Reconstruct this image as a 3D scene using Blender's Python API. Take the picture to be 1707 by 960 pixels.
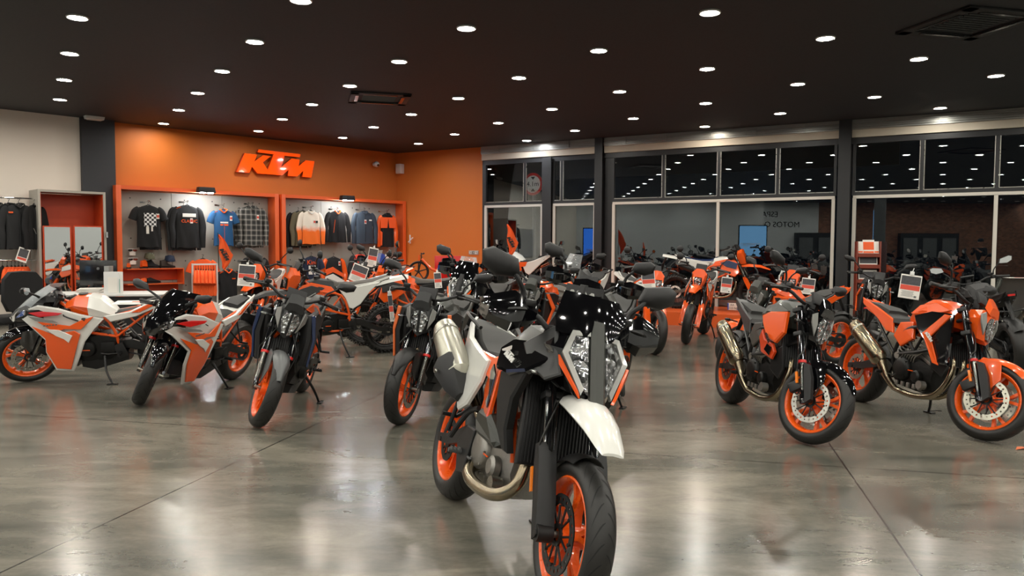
import bpy, bmesh, math, random
from mathutils import Vector, Matrix, noise
PI=math.pi; R_=math.radians; V=Vector
for o in list(bpy.data.objects): bpy.data.objects.remove(o)
scn=bpy.context.scene; COL=scn.collection
random.seed(7)

# ---------------------------------------------------------------- camera, world, exposure
CH=1.42; ZC=3.76; FPX=1300.0
_p=math.atan(69/1300.0); _r=0.0045
_up0=V((0,math.sin(_p),math.cos(_p))); _fw=V((0,math.cos(_p),-math.sin(_p))); _r0=V((1,0,0))
_RT=_r0*math.cos(_r)+_up0*math.sin(_r); _UP=_up0*math.cos(_r)-_r0*math.sin(_r)
CAM=V((0,0,CH))
cd=bpy.data.cameras.new('camera'); cam=bpy.data.objects.new('camera',cd); COL.objects.link(cam)
cd.sensor_width=36; cd.lens=FPX/1707*36; cd.clip_start=.05; cd.clip_end=300
cam.matrix_world=Matrix(((_RT.x,_UP.x,-_fw.x,0),(_RT.y,_UP.y,-_fw.y,0),(_RT.z,_UP.z,-_fw.z,CH),(0,0,0,1)))
scn.camera=cam
w=bpy.data.worlds.new('night'); scn.world=w; w.use_nodes=True
w.node_tree.nodes['Background'].inputs[0].default_value=(.25,.33,.5,1); w.node_tree.nodes['Background'].inputs[1].default_value=.006
scn.view_settings.view_transform='Standard'; scn.view_settings.look='None'
scn.view_settings.exposure=0.38; scn.view_settings.gamma=1; scn.view_settings.use_curve_mapping=False
scn.cycles.use_denoising=True; scn.cycles.max_bounces=6; scn.cycles.glossy_bounces=4; scn.cycles.diffuse_bounces=3
scn.cycles.transmission_bounces=4; scn.cycles.transparent_max_bounces=10; scn.cycles.sample_clamp_indirect=3; scn.cycles.sample_clamp_direct=0
scn.cycles.caustics_reflective=False; scn.cycles.caustics_refractive=False
LAMP=200.0

# survey helpers: where a sight line from the camera stand point meets a real plane
def ray(x,y): return _RT*(x-853.5)+_UP*(480-y)+_fw*FPX
def atz(x,y,z):
    d=ray(x,y); return CAM+d*((z-CH)/d.z)
def atpl(x,y,P,n):
    d=ray(x,y); return CAM+d*((P-CAM).dot(n)/d.dot(n))

# ---------------------------------------------------------------- materials
def lin(c): return tuple(((x/255)/12.92 if x/255<=.04045 else ((x/255+.055)/1.055)**2.4) for x in c)
def newmat(name):
    m=bpy.data.materials.new(name); m.use_nodes=True
    return m,m.node_tree.nodes,m.node_tree.links,m.node_tree.nodes['Principled BSDF']
def mat(name,col,rough=.5,metal=0,coat=0,spec=.5,noise_=0,scale=30,bump=0,emit=0,vary=.0):
    m,N,L,b=newmat(name); c=lin(col) if max(col)>1 else col
    b.inputs['Base Color'].default_value=(*c,1); b.inputs['Roughness'].default_value=rough
    b.inputs['Metallic'].default_value=metal; b.inputs['Coat Weight'].default_value=coat
    b.inputs['Coat Roughness'].default_value=.04; b.inputs['Specular IOR Level'].default_value=spec
    if emit: b.inputs['Emission Color'].default_value=(*c,1); b.inputs['Emission Strength'].default_value=emit
    t=N.new('ShaderNodeTexCoord'); n=N.new('ShaderNodeTexNoise'); n.inputs['Scale'].default_value=scale; n.inputs['Detail'].default_value=4
    L.new(t.outputs['Object'],n.inputs['Vector'])
    if noise_ or True:
        mr=N.new('ShaderNodeMapRange'); a=noise_ or .04
        mr.inputs['To Min'].default_value=max(0,rough-a); mr.inputs['To Max'].default_value=rough+a
        L.new(n.outputs['Fac'],mr.inputs['Value']); L.new(mr.outputs[0],b.inputs['Roughness'])
    if vary:
        mx=N.new('ShaderNodeMix'); mx.data_type='RGBA'; mx.inputs['A'].default_value=(*[x*(1-vary) for x in c],1); mx.inputs['B'].default_value=(*[min(1,x*(1+vary)) for x in c],1)
        L.new(n.outputs['Fac'],mx.inputs['Factor']); L.new(mx.outputs['Result'],b.inputs['Base Color'])
    if bump:
        bp=N.new('ShaderNodeBump'); bp.inputs['Strength'].default_value=bump; bp.inputs['Distance'].default_value=.01
        L.new(n.outputs['Fac'],bp.inputs['Height']); L.new(bp.outputs[0],b.inputs['Normal'])
    return m
M={}
def defm(k,*a,**kw): M[k]=mat(k,*a,**kw)
defm('orange',(232,88,22),.22,coat=.6)
defm('orange_dk',(196,62,18),.3,coat=.3)
defm('orange_rim',(235,92,20),.28,coat=.4)
defm('orange_pale',(238,120,66),.3,coat=.5)
defm('orange_frame',(225,86,24),.3,coat=.2)
defm('white',(222,222,216),.22,coat=.6)
defm('silver_paint',(150,150,146),.3,metal=.5,coat=.4)
defm('black_gloss',(9,9,11),.06,coat=1)
defm('black',(14,14,14),.42,noise_=.08)
defm('black_matt',(19,19,20),.55,bump=.05,scale=400)
defm('grey_matt',(52,54,49),.42,coat=.1)
defm('grey_dark',(31,32,32),.4)
defm('grey_mid',(96,98,98),.38,metal=.3)
defm('seat',(66,62,56),.6,bump=.1,scale=300)
defm('seat_dk',(27,27,25),.62,bump=.1,scale=300)
defm('rubber',(25,24,22),.5,noise_=.1,scale=60)
defm('tread',(7,7,7),.75)
defm('alu',(170,168,160),.3,metal=1,noise_=.1)
defm('engine',(146,143,137),.42,metal=.8,noise_=.12,bump=.15,scale=60)
defm('engine_dk',(26,26,25),.42,metal=.5,noise_=.1,bump=.1,scale=60)
defm('chrome',(210,210,210),.08,metal=1)
defm('chrome_dk',(110,108,102),.12,metal=1)
defm('titan',(150,138,116),.22,metal=1,noise_=.1,scale=12)
defm('steel_br',(186,184,170),.33,metal=1,noise_=.1)
defm('blue',(24,42,78),.2,coat=.7)
defm('blue_mid',(40,80,170),.25,coat=.7)
defm('red',(200,24,20),.3,coat=.3)
defm('amber',(230,120,10),.15,coat=.6)
defm('spring',(205,200,190),.35)
defm('paper',(226,222,214),.6)
defm('ink_red',(205,70,50),.6)
defm('ink_dark',(62,62,66),.6,vary=.6,scale=60)
defm('wall_white',(236,226,214),.7,bump=.03,scale=80)
defm('wall_orange',(200,108,34),.62,bump=.02,scale=80)
defm('wall_slate',(44,46,51),.6)
defm('wall_grey',(205,208,208),.7)
defm('ceil',(35,37,41),.7)
defm('orange_board',(222,92,36),.38,coat=.15)
defm('orange_inner',(196,66,22),.45)
defm('board_grey',(165,160,150),.5,bump=.02,scale=40)
defm('rail_grey',(150,150,145),.35,metal=.5)
defm('cream',(200,190,172),.6,vary=.15,scale=3)
defm('steel_dk',(34,35,37),.42,noise_=.08,vary=.2,scale=4)
defm('frame_white',(205,200,190),.45)
defm('kerb',(176,170,158),.6,vary=.12,scale=5)
defm('wood_red',(120,44,24),.42,vary=.2,scale=6)
defm('plastic_white',(215,215,212),.4)
defm('screen_blk',(12,12,14),.18,coat=.4)
defm('label_teal',(70,150,140),.4)
defm('khaki',(88,86,66),.8)
defm('leather_dk',(50,40,34),.7)
defm('asphalt',(36,37,40),.8)
defm('cloth_black',(11,11,13),.85,bump=.2,scale=200)
defm('cloth_char',(27,28,30),.8,bump=.2,scale=200)
defm('cloth_navy',(24,34,56),.85,bump=.2,scale=200)
defm('cloth_blue',(28,78,122),.85,bump=.2,scale=200)
defm('cloth_slate',(46,58,70),.8,bump=.2,scale=200)
defm('cloth_orange',(236,92,34),.85,bump=.2,scale=200)
defm('cloth_white',(224,220,212),.85,bump=.2,scale=200)
defm('cloth_olive',(96,88,66),.85,bump=.2,scale=200)
defm('cloth_red',(210,60,40),.85)
defm('skin',(150,104,80),.6)
def mglass(name,col,rough,alpha):
    m,N,L,b=newmat(name)
    b.inputs['Base Color'].default_value=(*lin(col),1); b.inputs['Roughness'].default_value=rough
    tr=N.new('ShaderNodeBsdfTransparent'); mx=N.new('ShaderNodeMixShader'); fr=N.new('ShaderNodeLayerWeight'); fr.inputs[0].default_value=.35
    mr=N.new('ShaderNodeMapRange'); mr.inputs['To Min'].default_value=alpha; mr.inputs['To Max'].default_value=min(1,alpha+.5)
    L.new(fr.outputs['Fresnel'],mr.inputs['Value']); L.new(mr.outputs[0],mx.inputs[0])
    L.new(tr.outputs[0],mx.inputs[1]); L.new(b.outputs[0],mx.inputs[2]); L.new(mx.outputs[0],N['Material Output'].inputs[0])
    M[name]=m
mglass('clear_screen',(205,210,212),.04,.16)
mglass('smoke_screen',(14,14,16),.04,.8)
# window pane: real fresnel reflection over clear transmission
m,N,L,b=newmat('window_glass')
gl=N.new('ShaderNodeBsdfGlossy'); gl.inputs['Roughness'].default_value=.004; gl.inputs['Color'].default_value=(.93,.97,1,1)
tr=N.new('ShaderNodeBsdfTransparent'); tr.inputs['Color'].default_value=(.8,.84,.84,1); mx=N.new('ShaderNodeMixShader'); fr=N.new('ShaderNodeFresnel'); fr.inputs[0].default_value=1.95
L.new(fr.outputs[0],mx.inputs[0]); L.new(tr.outputs[0],mx.inputs[1]); L.new(gl.outputs[0],mx.inputs[2]); L.new(mx.outputs[0],N['Material Output'].inputs[0]); M['window_glass']=m
m,N,L,b=newmat('mirror'); b.inputs['Metallic'].default_value=1; b.inputs['Roughness'].default_value=.01; b.inputs['Base Color'].default_value=(.8,.82,.82,1); M['mirror']=m
# headlamp lens: faceted reflector under clear cover
m,N,L,b=newmat('lens'); b.inputs['Metallic'].default_value=.75; b.inputs['Roughness'].default_value=.12; b.inputs['Coat Weight'].default_value=1
t=N.new('ShaderNodeTexCoord'); vo=N.new('ShaderNodeTexVoronoi'); vo.inputs['Scale'].default_value=38; L.new(t.outputs['Object'],vo.inputs['Vector'])
cr=N.new('ShaderNodeValToRGB'); cr.color_ramp.elements[0].color=(.03,.03,.03,1); cr.color_ramp.elements[1].color=(.75,.76,.76,1)
cr.color_ramp.elements[0].position=.2; L.new(vo.outputs['Color'],cr.inputs[0]); L.new(cr.outputs[0],b.inputs['Base Color'])
bp=N.new('ShaderNodeBump'); bp.inputs['Strength'].default_value=.6; bp.inputs['Distance'].default_value=.02; L.new(vo.outputs['Distance'],bp.inputs['Height']); L.new(bp.outputs[0],b.inputs['Normal']); M['lens']=m
def emis(name,col,s):
    m=bpy.data.materials.new(name); m.use_nodes=True; N=m.node_tree.nodes; N.remove(N['Principled BSDF']); e=N.new('ShaderNodeEmission')
    e.inputs[0].default_value=(*col,1); e.inputs[1].default_value=s; m.node_tree.links.new(e.outputs[0],N['Material Output'].inputs[0]); M[name]=m
emis('lamp_warm',(1,.89,.76),LAMP); emis('lamp_neutral',(1,.96,.86),LAMP); emis('lamp_cool',(.93,.96,1),LAMP)
emis('spot_led',(.95,.98,1),300.0); emis('screen_blue',(.05,.22,.9),1.6); emis('screen_sky',(.25,.55,.9),1.4)
# polished concrete floor with sawn joints
m,N,L,b=newmat('floor_concrete')
def mth(op,a,bb=None,N=N,L=L):
    n=N.new('ShaderNodeMath'); n.operation=op
    for i,v in enumerate((a,bb)):
        if v is None: continue
        if isinstance(v,(int,float)): n.inputs[i].default_value=v
        else: L.new(v,n.inputs[i])
    return n.outputs[0]
geo=N.new('ShaderNodeNewGeometry'); sx=N.new('ShaderNodeSeparateXYZ'); L.new(geo.outputs['Position'],sx.inputs[0])
u=mth('ADD',mth('MULTIPLY',sx.outputs[0],.974),mth('MULTIPLY',sx.outputs[1],-.225)); v=mth('ADD',mth('MULTIPLY',sx.outputs[0],.225),mth('MULTIPLY',sx.outputs[1],.974))
def joint(c,off,per):
    q=mth('FLOORED_MODULO',mth('ADD',mth('SUBTRACT',c,off),per/2),per); return mth('ABSOLUTE',mth('SUBTRACT',q,per/2))
dj=mth('MINIMUM',joint(u,.991,3.888),joint(v,5.355,5.9)); isj=mth('LESS_THAN',dj,.006)
def nz(scale,det,rough=.55,dist=0,st=None):
    n=N.new('ShaderNodeTexNoise'); n.inputs['Scale'].default_value=scale; n.inputs['Detail'].default_value=det; n.inputs['Roughness'].default_value=rough; n.inputs['Distortion'].default_value=dist
    if st is None: L.new(geo.outputs['Position'],n.inputs['Vector'])
    else:
        mp=N.new('ShaderNodeMapping'); mp.inputs['Scale'].default_value=st; mp.inputs['Rotation'].default_value=(0,0,.3); L.new(geo.outputs['Position'],mp.inputs['Vector']); L.new(mp.outputs[0],n.inputs['Vector'])
    return n.outputs['Fac']
n1=nz(.55,6,.6,1.2,(.5,1.3,1)); n2=nz(3.2,8,.7,.6,(.6,1.5,1)); n3=nz(40,3)
mixv=mth('ADD',mth('MULTIPLY',n1,.62),mth('ADD',mth('MULTIPLY',n2,.32),mth('MULTIPLY',n3,.06)))
cr=N.new('ShaderNodeValToRGB'); e=cr.color_ramp; e.elements[0].position=.39; e.elements[0].color=(*lin((74,75,68)),1); e.elements[1].position=.64; e.elements[1].color=(*lin((138,131,118)),1)
x=e.elements.new(.5); x.color=(*lin((104,101,91)),1); L.new(mixv,cr.inputs[0])
mx=N.new('ShaderNodeMix'); mx.data_type='RGBA'; L.new(isj,mx.inputs['Factor']); L.new(cr.outputs[0],mx.inputs['A']); mx.inputs['B'].default_value=(.02,.019,.017,1); L.new(mx.outputs['Result'],b.inputs['Base Color'])
mr=N.new('ShaderNodeMapRange'); mr.inputs['To Min'].default_value=.15; mr.inputs['To Max'].default_value=.29; L.new(n2,mr.inputs['Value']); L.new(mr.outputs[0],b.inputs['Roughness'])
b.inputs['Specular IOR Level'].default_value=.6; b.inputs['Coat Weight'].default_value=.15; b.inputs['Coat Roughness'].default_value=.16
bp=N.new('ShaderNodeBump'); bp.inputs['Strength'].default_value=.12; bp.inputs['Distance'].default_value=.004; L.new(nz(9,6),bp.inputs['Height']); L.new(bp.outputs[0],b.inputs['Normal']); M['floor']=m
# brick
m,N,L,b=newmat('brick'); t=N.new('ShaderNodeTexCoord'); br=N.new('ShaderNodeTexBrick'); mp=N.new('ShaderNodeMapping'); mp.inputs['Rotation'].default_value=(PI/2,0,0)
L.new(t.outputs['Object'],mp.inputs['Vector']); L.new(mp.outputs[0],br.inputs['Vector']); br.inputs['Scale'].default_value=3.2
br.inputs['Color1'].default_value=(*lin((150,96,66)),1); br.inputs['Color2'].default_value=(*lin((112,70,50)),1); br.inputs['Mortar'].default_value=(*lin((120,108,96)),1); L.new(br.outputs[0],b.inputs['Base Color']); b.inputs['Roughness'].default_value=.8; M['brick']=m
# plaid and dip-dye cloths
m,N,L,b=newmat('cloth_plaid'); t=N.new('ShaderNodeTexCoord'); s=N.new('ShaderNodeSeparateXYZ'); L.new(t.outputs['Object'],s.inputs[0])
def mth2(op,a,bb=None): return mth(op,a,bb,N,L)
def band(c,per,wd): return mth2('LESS_THAN',mth2('ABSOLUTE',mth2('SUBTRACT',mth2('FLOORED_MODULO',c,per),per/2)),wd)
bv=mth2('ADD',band(s.outputs[0],.11,.004),band(s.outputs[2],.11,.004)); bw=mth2('ADD',band(s.outputs[0],.11,.026),band(s.outputs[2],.11,.026))
tot=mth2('ADD',mth2('MULTIPLY',bv,.30),mth2('MULTIPLY',bw,.06)); cr=N.new('ShaderNodeValToRGB'); cr.color_ramp.elements[0].color=(.018,.018,.017,1); cr.color_ramp.elements[1].color=(.75,.70,.62,1); L.new(tot,cr.inputs[0]); L.new(cr.outputs[0],b.inputs['Base Color']); b.inputs['Roughness'].default_value=.85; M['cloth_plaid']=m
m,N,L,b=newmat('cloth_dip'); t=N.new('ShaderNodeTexCoord'); s=N.new('ShaderNodeSeparateXYZ'); L.new(t.outputs['Object'],s.inputs[0]); n=N.new('ShaderNodeTexNoise'); n.inputs['Scale'].default_value=14; L.new(t.outputs['Object'],n.inputs['Vector'])
q=mth2('ADD',s.outputs[2],mth2('MULTIPLY',n.outputs['Fac'],.12)); cr=N.new('ShaderNodeValToRGB'); cr.color_ramp.elements[0].position=.30; cr.color_ramp.elements[0].color=(*lin((240,110,30)),1); cr.color_ramp.elements[1].position=.42; cr.color_ramp.elements[1].color=(*lin((230,218,200)),1)
L.new(mth2('ADD',q,.70),cr.inputs[0]); L.new(cr.outputs[0],b.inputs['Base Color']); b.inputs['Roughness'].default_value=.85; M['cloth_dip']=m
# chequer print
m,N,L,b=newmat('chequer'); t=N.new('ShaderNodeTexCoord'); ck=N.new('ShaderNodeTexChecker'); ck.inputs['Scale'].default_value=24; ck.inputs['Color1'].default_value=(.75,.75,.75,1); ck.inputs['Color2'].default_value=(.01,.01,.012,1); L.new(t.outputs['Object'],ck.inputs['Vector']); L.new(ck.outputs[0],b.inputs['Base Color']); M['chequer']=m

# ---------------------------------------------------------------- mesh helpers
def tag(o,label=None,cat=None,group=None,kind=None):
    if label: o['label']=label
    if cat: o['category']=cat
    if group: o['group']=group
    if kind: o['kind']=kind
    return o
def empty(name,loc,rot=(0,0,0)):
    o=bpy.data.objects.new(name,None); COL.objects.link(o); o.location=loc; o.rotation_euler=rot; o.empty_display_size=.1; return o
class MB:
    def __init__(s): s.b=bmesh.new()
    def ring(s,pts): return [s.b.verts.new(p) for p in pts]
    def face(s,vs):
        try: return s.b.faces.new(vs)
        except ValueError: return None
    def skin(s,rings,caps=True,closed=True,loop=False):
        rr=[s.ring(r) for r in rings]; n=len(rr[0]); m=len(rr)
        for i in range(m if loop else m-1):
            a,c=rr[i],rr[(i+1)%m]
            for j in range(n if closed else n-1): s.face([a[j],a[(j+1)%n],c[(j+1)%n],c[j]])
        if caps and not loop and closed: s.face(rr[0][::-1]); s.face(rr[-1])
        return s
    def hull(s,secs,sy=1):       # secs: (x,[(y,z)... top to bottom half profile]) mirrored across y=0
        rings=[]
        for x,pr in secs:
            xs=x if isinstance(x,(list,tuple)) else [x]*len(pr)
            left=[(xs[i],p[0],p[1]) for i,p in enumerate(pr)]
            right=[(xs[i],-p[0],p[1]) for i,p in enumerate(pr) if p[0]>1e-6][::-1]
            rings.append(left+right)
        return s.skin(rings)
    def box(s,c,d,rot=None,bev=0.0,taper=None):
        m=Matrix.Translation(V(c)) @ (rot.to_4x4() if rot else Matrix.Identity(4)) @ Matrix.Diagonal((d[0],d[1],d[2],1))
        r=bmesh.ops.create_cube(s.b,size=1,matrix=Matrix.Identity(4))
        vs=r['verts']
        if taper:
            for v in vs:
                if v.co.z>0: v.co.x*=taper[0]; v.co.y*=taper[1]
        for v in vs: v.co=m@v.co
        if bev>0:
            es=list({e for v in vs for e in v.link_edges}); bmesh.ops.bevel(s.b,geom=es,offset=bev,segments=2,profile=.6,affect='EDGES')
        return s
    def tube(s,pts,r,n=8,caps=True,sub=0,flat=1):
        pts=[V(p) for p in pts]; rs=r if isinstance(r,(list,tuple)) else [r]*len(pts)
        if sub:
            P=[];Q=[]
            for i in range(len(pts)-1):
                p0=pts[max(i-1,0)];p1=pts[i];p2=pts[i+1];p3=pts[min(i+2,len(pts)-1)]
                for k in range(sub):
                    t=k/sub; P.append(.5*((2*p1)+(p2-p0)*t+(2*p0-5*p1+4*p2-p3)*t*t+(3*p1-p0-3*p2+p3)*t**3)); Q.append(rs[i]*(1-t)+rs[i+1]*t)
            P.append(pts[-1]);Q.append(rs[-1]); pts,rs=P,Q
        rings=[]; nrm=None
        for i,p in enumerate(pts):
            t=(pts[min(i+1,len(pts)-1)]-pts[max(i-1,0)]).normalized()
            if nrm is None:
                a=V((0,0,1)) if abs(t.z)<.9 else V((1,0,0)); nrm=a.cross(t).normalized()
            else:
                nrm=(nrm-t*nrm.dot(t)); nrm=nrm.normalized() if nrm.length>1e-6 else V((1,0,0))
            bn=t.cross(nrm)
            rings.append([p+(nrm*math.cos(2*PI*k/n)+bn*math.sin(2*PI*k/n)*flat)*rs[i] for k in range(n)])
        return s.skin(rings,caps)
    def lathe(s,prof,c=(0,0,0),axis='y',n=24,closed=False,arc=None):   # prof: (r, h)
        c=V(c); rings=[]
        a0,a1=arc or (0,2*PI); cnt=n if not arc else n+1
        for k in range(cnt):
            a=a0+(a1-a0)*k/n; ca,sa=math.cos(a),math.sin(a); rg=[]
            for r,h in prof:
                rg.append(c+(V((r*ca,h,r*sa)) if axis=='y' else V((r*ca,r*sa,h)) if axis=='z' else V((h,r*ca,r*sa))))
            rings.append(rg)
        s.skin(rings,caps=False,closed=closed,loop=not arc)
        return s
    def cyl(s,p0,p1,r,n=16,r1=None): return s.tube([p0,p1],[r,r if r1 is None else r1],n)
    def plate(s,pts,th=.006,inset=.0,bulge=0.0,sy=1,out=None):
        P=[V((p[0],p[1]*sy,p[2])) for p in pts]
        nm=V((0,0,0))
        for i in range(len(P)):
            a,c=P[i],P[(i+1)%len(P)]; nm+=a.cross(c)
        nm.normalize(); o=V(out) if out else V((0,1,0)); o=V((o.x,o.y*sy,o.z))
        if nm.dot(o)<0: P=P[::-1]; nm=-nm
        f=s.ring(P); k=s.ring([p-nm*th for p in P]); n=len(P)
        ff=s.face(f); s.face(k[::-1])
        for i in range(n): s.face([f[(i+1)%n],f[i],k[i],k[(i+1)%n]])
        if inset and ff is not None:
            ff.normal_update(); bmesh.ops.inset_region(s.b,faces=[ff],thickness=inset,depth=bulge,use_even_offset=True)
        return s
    def ell(s,c,rad,n=12,m=8,rot=None):
        r=bmesh.ops.create_uvsphere(s.b,u_segments=n,v_segments=m,radius=1)
        mt=Matrix.Translation(V(c)) @ (rot.to_4x4() if rot else Matrix.Identity(4)) @ Matrix.Diagonal((rad[0],rad[1],rad[2],1))
        for v in r['verts']: v.co=mt@v.co
        return s
    def xf(s,m):
        for v in s.b.verts: v.co=m@v.co
        return s
    def build(s,name,mt,parent=None,smooth=38,label=None,loc=None,rot=None,mods=None):
        b=s.b; bmesh.ops.remove_doubles(b,verts=b.verts,dist=1e-5); bmesh.ops.recalc_face_normals(b,faces=b.faces)
        th=R_(smooth)
        for f in b.faces: f.smooth=True
        for e in b.edges: e.smooth=(len(e.link_faces)==2 and e.calc_face_angle(0)<th)
        me=bpy.data.meshes.new(name); b.to_mesh(me); b.free()
        me.materials.append(M[mt] if isinstance(mt,str) else mt)
        o=bpy.data.objects.new(name,me); COL.objects.link(o)
        if parent is not None: o.parent=parent
        if loc is not None: o.location=loc
        if rot is not None: o.rotation_euler=rot
        if label: o['label']=label
        return o
def rx(a): return Matrix.Rotation(a,3,'X')
def ry(a): return Matrix.Rotation(a,3,'Y')
def rz(a): return Matrix.Rotation(a,3,'Z')
def copy_tree(o,parent=None):
    c=o.copy(); COL.objects.link(c); c.parent=parent
    for ch in list(o.children): copy_tree(ch,c)
    return c
def text_obj(body,size,mt,name,parent=None,mw=None,ext=.004,sx=1,align='CENTER'):
    cu=bpy.data.curves.new(name,'FONT'); cu.body=body; cu.size=size; cu.extrude=ext; cu.align_x=align; cu.align_y='CENTER'; cu.resolution_u=3
    cu.materials.append(M[mt]); o=bpy.data.objects.new(name,cu); COL.objects.link(o)
    me=bpy.data.meshes.new_from_object(o.evaluated_get(bpy.context.evaluated_depsgraph_get())); q=bpy.data.objects.new(name,me); COL.objects.link(q); bpy.data.objects.remove(o)
    q.name=name
    if parent: q.parent=parent
    if mw is not None: q.matrix_local=mw
    return q
# the wordmark, traced as plain outlines in a 1.0 wide box
LOGO=[[(0,0),(.145,0),(.155,.22),(.158,.23)]]
def logo_polys():
    s=1/1415.0; X=lambda x,y:((x-105)*s,(700-y-(x-105)*-.0)*s)
    k=[(105,610),(245,238),(455,258),(408,400),(565,265),(700,280),(555,410),(645,560),(755,238),(470,208),(488,148),(1250,215),(1240,280),(955,258),(885,500),(1085,310),(1235,328),(1215,470),(1350,340),(1520,355),(1455,705),(1285,690),(1305,560),(1180,685),(1015,675),(1025,545),(905,665),(465,635),(368,500),(320,625)]
    sl=95/1410.0
    return [((x-105)*s,(705-(y-(x-105)*sl)-95)*s+.067*0) for x,y in k]
LP=logo_polys()
_mz=min(p[1] for p in LP); LP=[(p[0]-.5,p[1]-_mz-.19) for p in LP]
def logo_mb(width,th,mb=None,mw=None,inset=0,bulge=0):
    """outline in local x (right) z (up), facing -y; mw places it"""
    mb=mb or MB(); t=MB()
    t.plate([(x*width,0,z*width) for x,z in LP],th,inset,bulge,out=(0,-1,0))
    me=bpy.data.meshes.new('t'); t.b.to_mesh(me); t.b.free()
    if mw is not None: me.transform(mw)
    mb.b.from_mesh(me); bpy.data.meshes.remove(me); return mb
# ---------------------------------------------------------------- the room
O0=V((-7.656,15.006,0)); OW=V((.697,.717,0)); ON=V((.717,-.697,0))        # orange wall: origin, along, into room
A0=V((-.7,18.53,0)); WW=V((.862,-.507,0)); WN=V((-.507,-.862,0))          # window wall
LW=6.757; CP=O0+OW*LW
def ow(s,off,z): return O0+OW*s+ON*off+V((0,0,z))
def ww(s,off,z): return A0+WW*s+WN*off+V((0,0,z))
OWM=Matrix(((OW.x,-ON.x,0,0),(OW.y,-ON.y,0,0),(0,0,1,0),(0,0,0,1)))    # local x along wall, local -y into room
WWM=Matrix(((WW.x,-WN.x,0,0),(WW.y,-WN.y,0,0),(0,0,1,0),(0,0,0,1)))
def obox(mb,s0,s1,o0,o1,z0,z1,f=ow):
    a=[f(s0,o0,z0),f(s1,o0,z0),f(s1,o1,z0),f(s0,o1,z0)]; c=[f(s0,o0,z1),f(s1,o0,z1),f(s1,o1,z1),f(s0,o1,z1)]
    mb.skin([a,c]); return mb
def wbox(mb,s0,s1,o0,o1,z0,z1): return obox(mb,s0,s1,o0,o1,z0,z1,ww)
def struct(name,mb,mt,parent=None,**k):
    o=mb.build(name,mt,parent,**k)
    if parent is None: o['kind']='structure'
    return o
FL=ow(-14.6,0,0)                       # far end of left wall
FD=V((.48,-.877,0)).normalized(); FR=FL+FD*25.0
WE=ww(24.2,0,0)
poly=[CP,FL+OW*0,FR,WE]
def slab(name,z,mt,flip=False,th=.2):
    mb=MB(); P=[CP-WN*.3-ON*.3,FL-ON*.5-FD*.5,FR+FD*.5-V((0,.4,0)),WE-WN*.3+WW*.5]
    mb.skin([[p+V((0,0,z)) for p in P],[p+V((0,0,z+(th if z>1 else -th))) for p in P]]); return struct(name,mb,mt)
slab('floor',0,'floor'); slab('ceiling',ZC,'ceil')
def wallseg(name,a,b,mt,th=.15,z0=0,z1=ZC,out=None):
    d=(b-a).normalized(); n=V((-d.y,d.x,0)); 
    if out is not None and n.dot(out)<0: n=-n
    mb=MB(); mb.skin([[a+V((0,0,z0)),b+V((0,0,z0)),b+n*th+V((0,0,z0)),a+n*th+V((0,0,z0))],[a+V((0,0,z1)),b+V((0,0,z1)),b+n*th+V((0,0,z1)),a+n*th+V((0,0,z1))]])
    return struct(name,mb,mt)
wallseg('wall_back',ow(-.0,0,0),CP,'wall_orange',out=-ON)
wallseg('wall_side',CP,ww(-.0,0,0),'wall_orange',out=-WN)
wallseg('wall_left',ow(-14.6,.09,0),ow(-.58,.09,0),'wall_white',out=-ON)
wallseg('wall_rear',FL,FL+FD*12.6,'wall_grey',out=V((-1,0,0)))
# brick wall keeps its own axes so its courses run level
bl=12.4; o=MB(); o.box((bl/2,0,ZC/2),(bl,.15,ZC)); o=o.build('wall_rear_brick','brick'); o['kind']='structure'
ba=FL+FD*12.6-V((FD.y,-FD.x,0))*0; o.location=ba+V((FD.y,-FD.x,0))*.075; o.rotation_euler=(0,0,math.atan2(FD.y,FD.x))
wallseg('wall_right',FR,WE,'wall_grey',out=V((1,-1,0)))
mb=MB(); obox(mb,-.58,0,0,.19,0,ZC); struct('pillar_slate',mb,'wall_slate').name='trim_1'
mb=MB(); obox(mb,-14.5,-.585,.09,.105,0,.11); struct('baseboard_left',mb,'black')
mb=MB(); wbox(mb,-2.55,-.16,.0,.015,0,.10); struct('baseboard_side',mb,'black')
mb=MB(); wbox(mb,-.075,.0,0,.02,0,ZC); struct('trim_2',mb,'wall_orange')
# window wall steelwork
mb=MB()
wbox(mb,0,.045,-.12,.02,0,3.45); wbox(mb,0,24,-.10,.02,3.33,3.44); struct('trim_3',mb,'steel_dk')
mb=MB()
for a,b_ in ((0,2.99),(3.13,7.84),(8.05,24)):
    wbox(mb,a,b_,-.10,.06,3.44,3.58)
struct('trim_4',mb,'cream')
mb=MB()
for a,b_ in ((0,2.99),(3.13,7.84),(8.05,16)):
    for i in range(5): wbox(mb,a,b_,-.10,.09+.012*(i%2),3.58+i*.036,3.58+i*.036+.032)
    k=a+.5
    while k<b_: wbox(mb,k,k+.012,.08,.115,3.6,3.74); k+=.9
struct('trim_5',mb,'rail_grey')
for i,(a,b_) in enumerate(((1.64,1.86),(2.95,3.13),(7.84,8.05),(12.3,12.5),(16.8,17.0),(21.2,21.4))):
    mb=MB(); w0=.16 if i!=0 else .09; z1=ZC if i else 3.42
    wbox(mb,a,b_,w0-.03,w0,0,z1); wbox(mb,a,b_,-.08,-.05,0,z1); wbox(mb,(a+b_)/2-.02,(a+b_)/2+.02,-.05,w0-.03,0,z1); wbox(mb,a,a+.02,-.05,w0-.03,0,z1); struct('trim_%d'%(6+i),mb,'steel_dk')
wi=0
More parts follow.
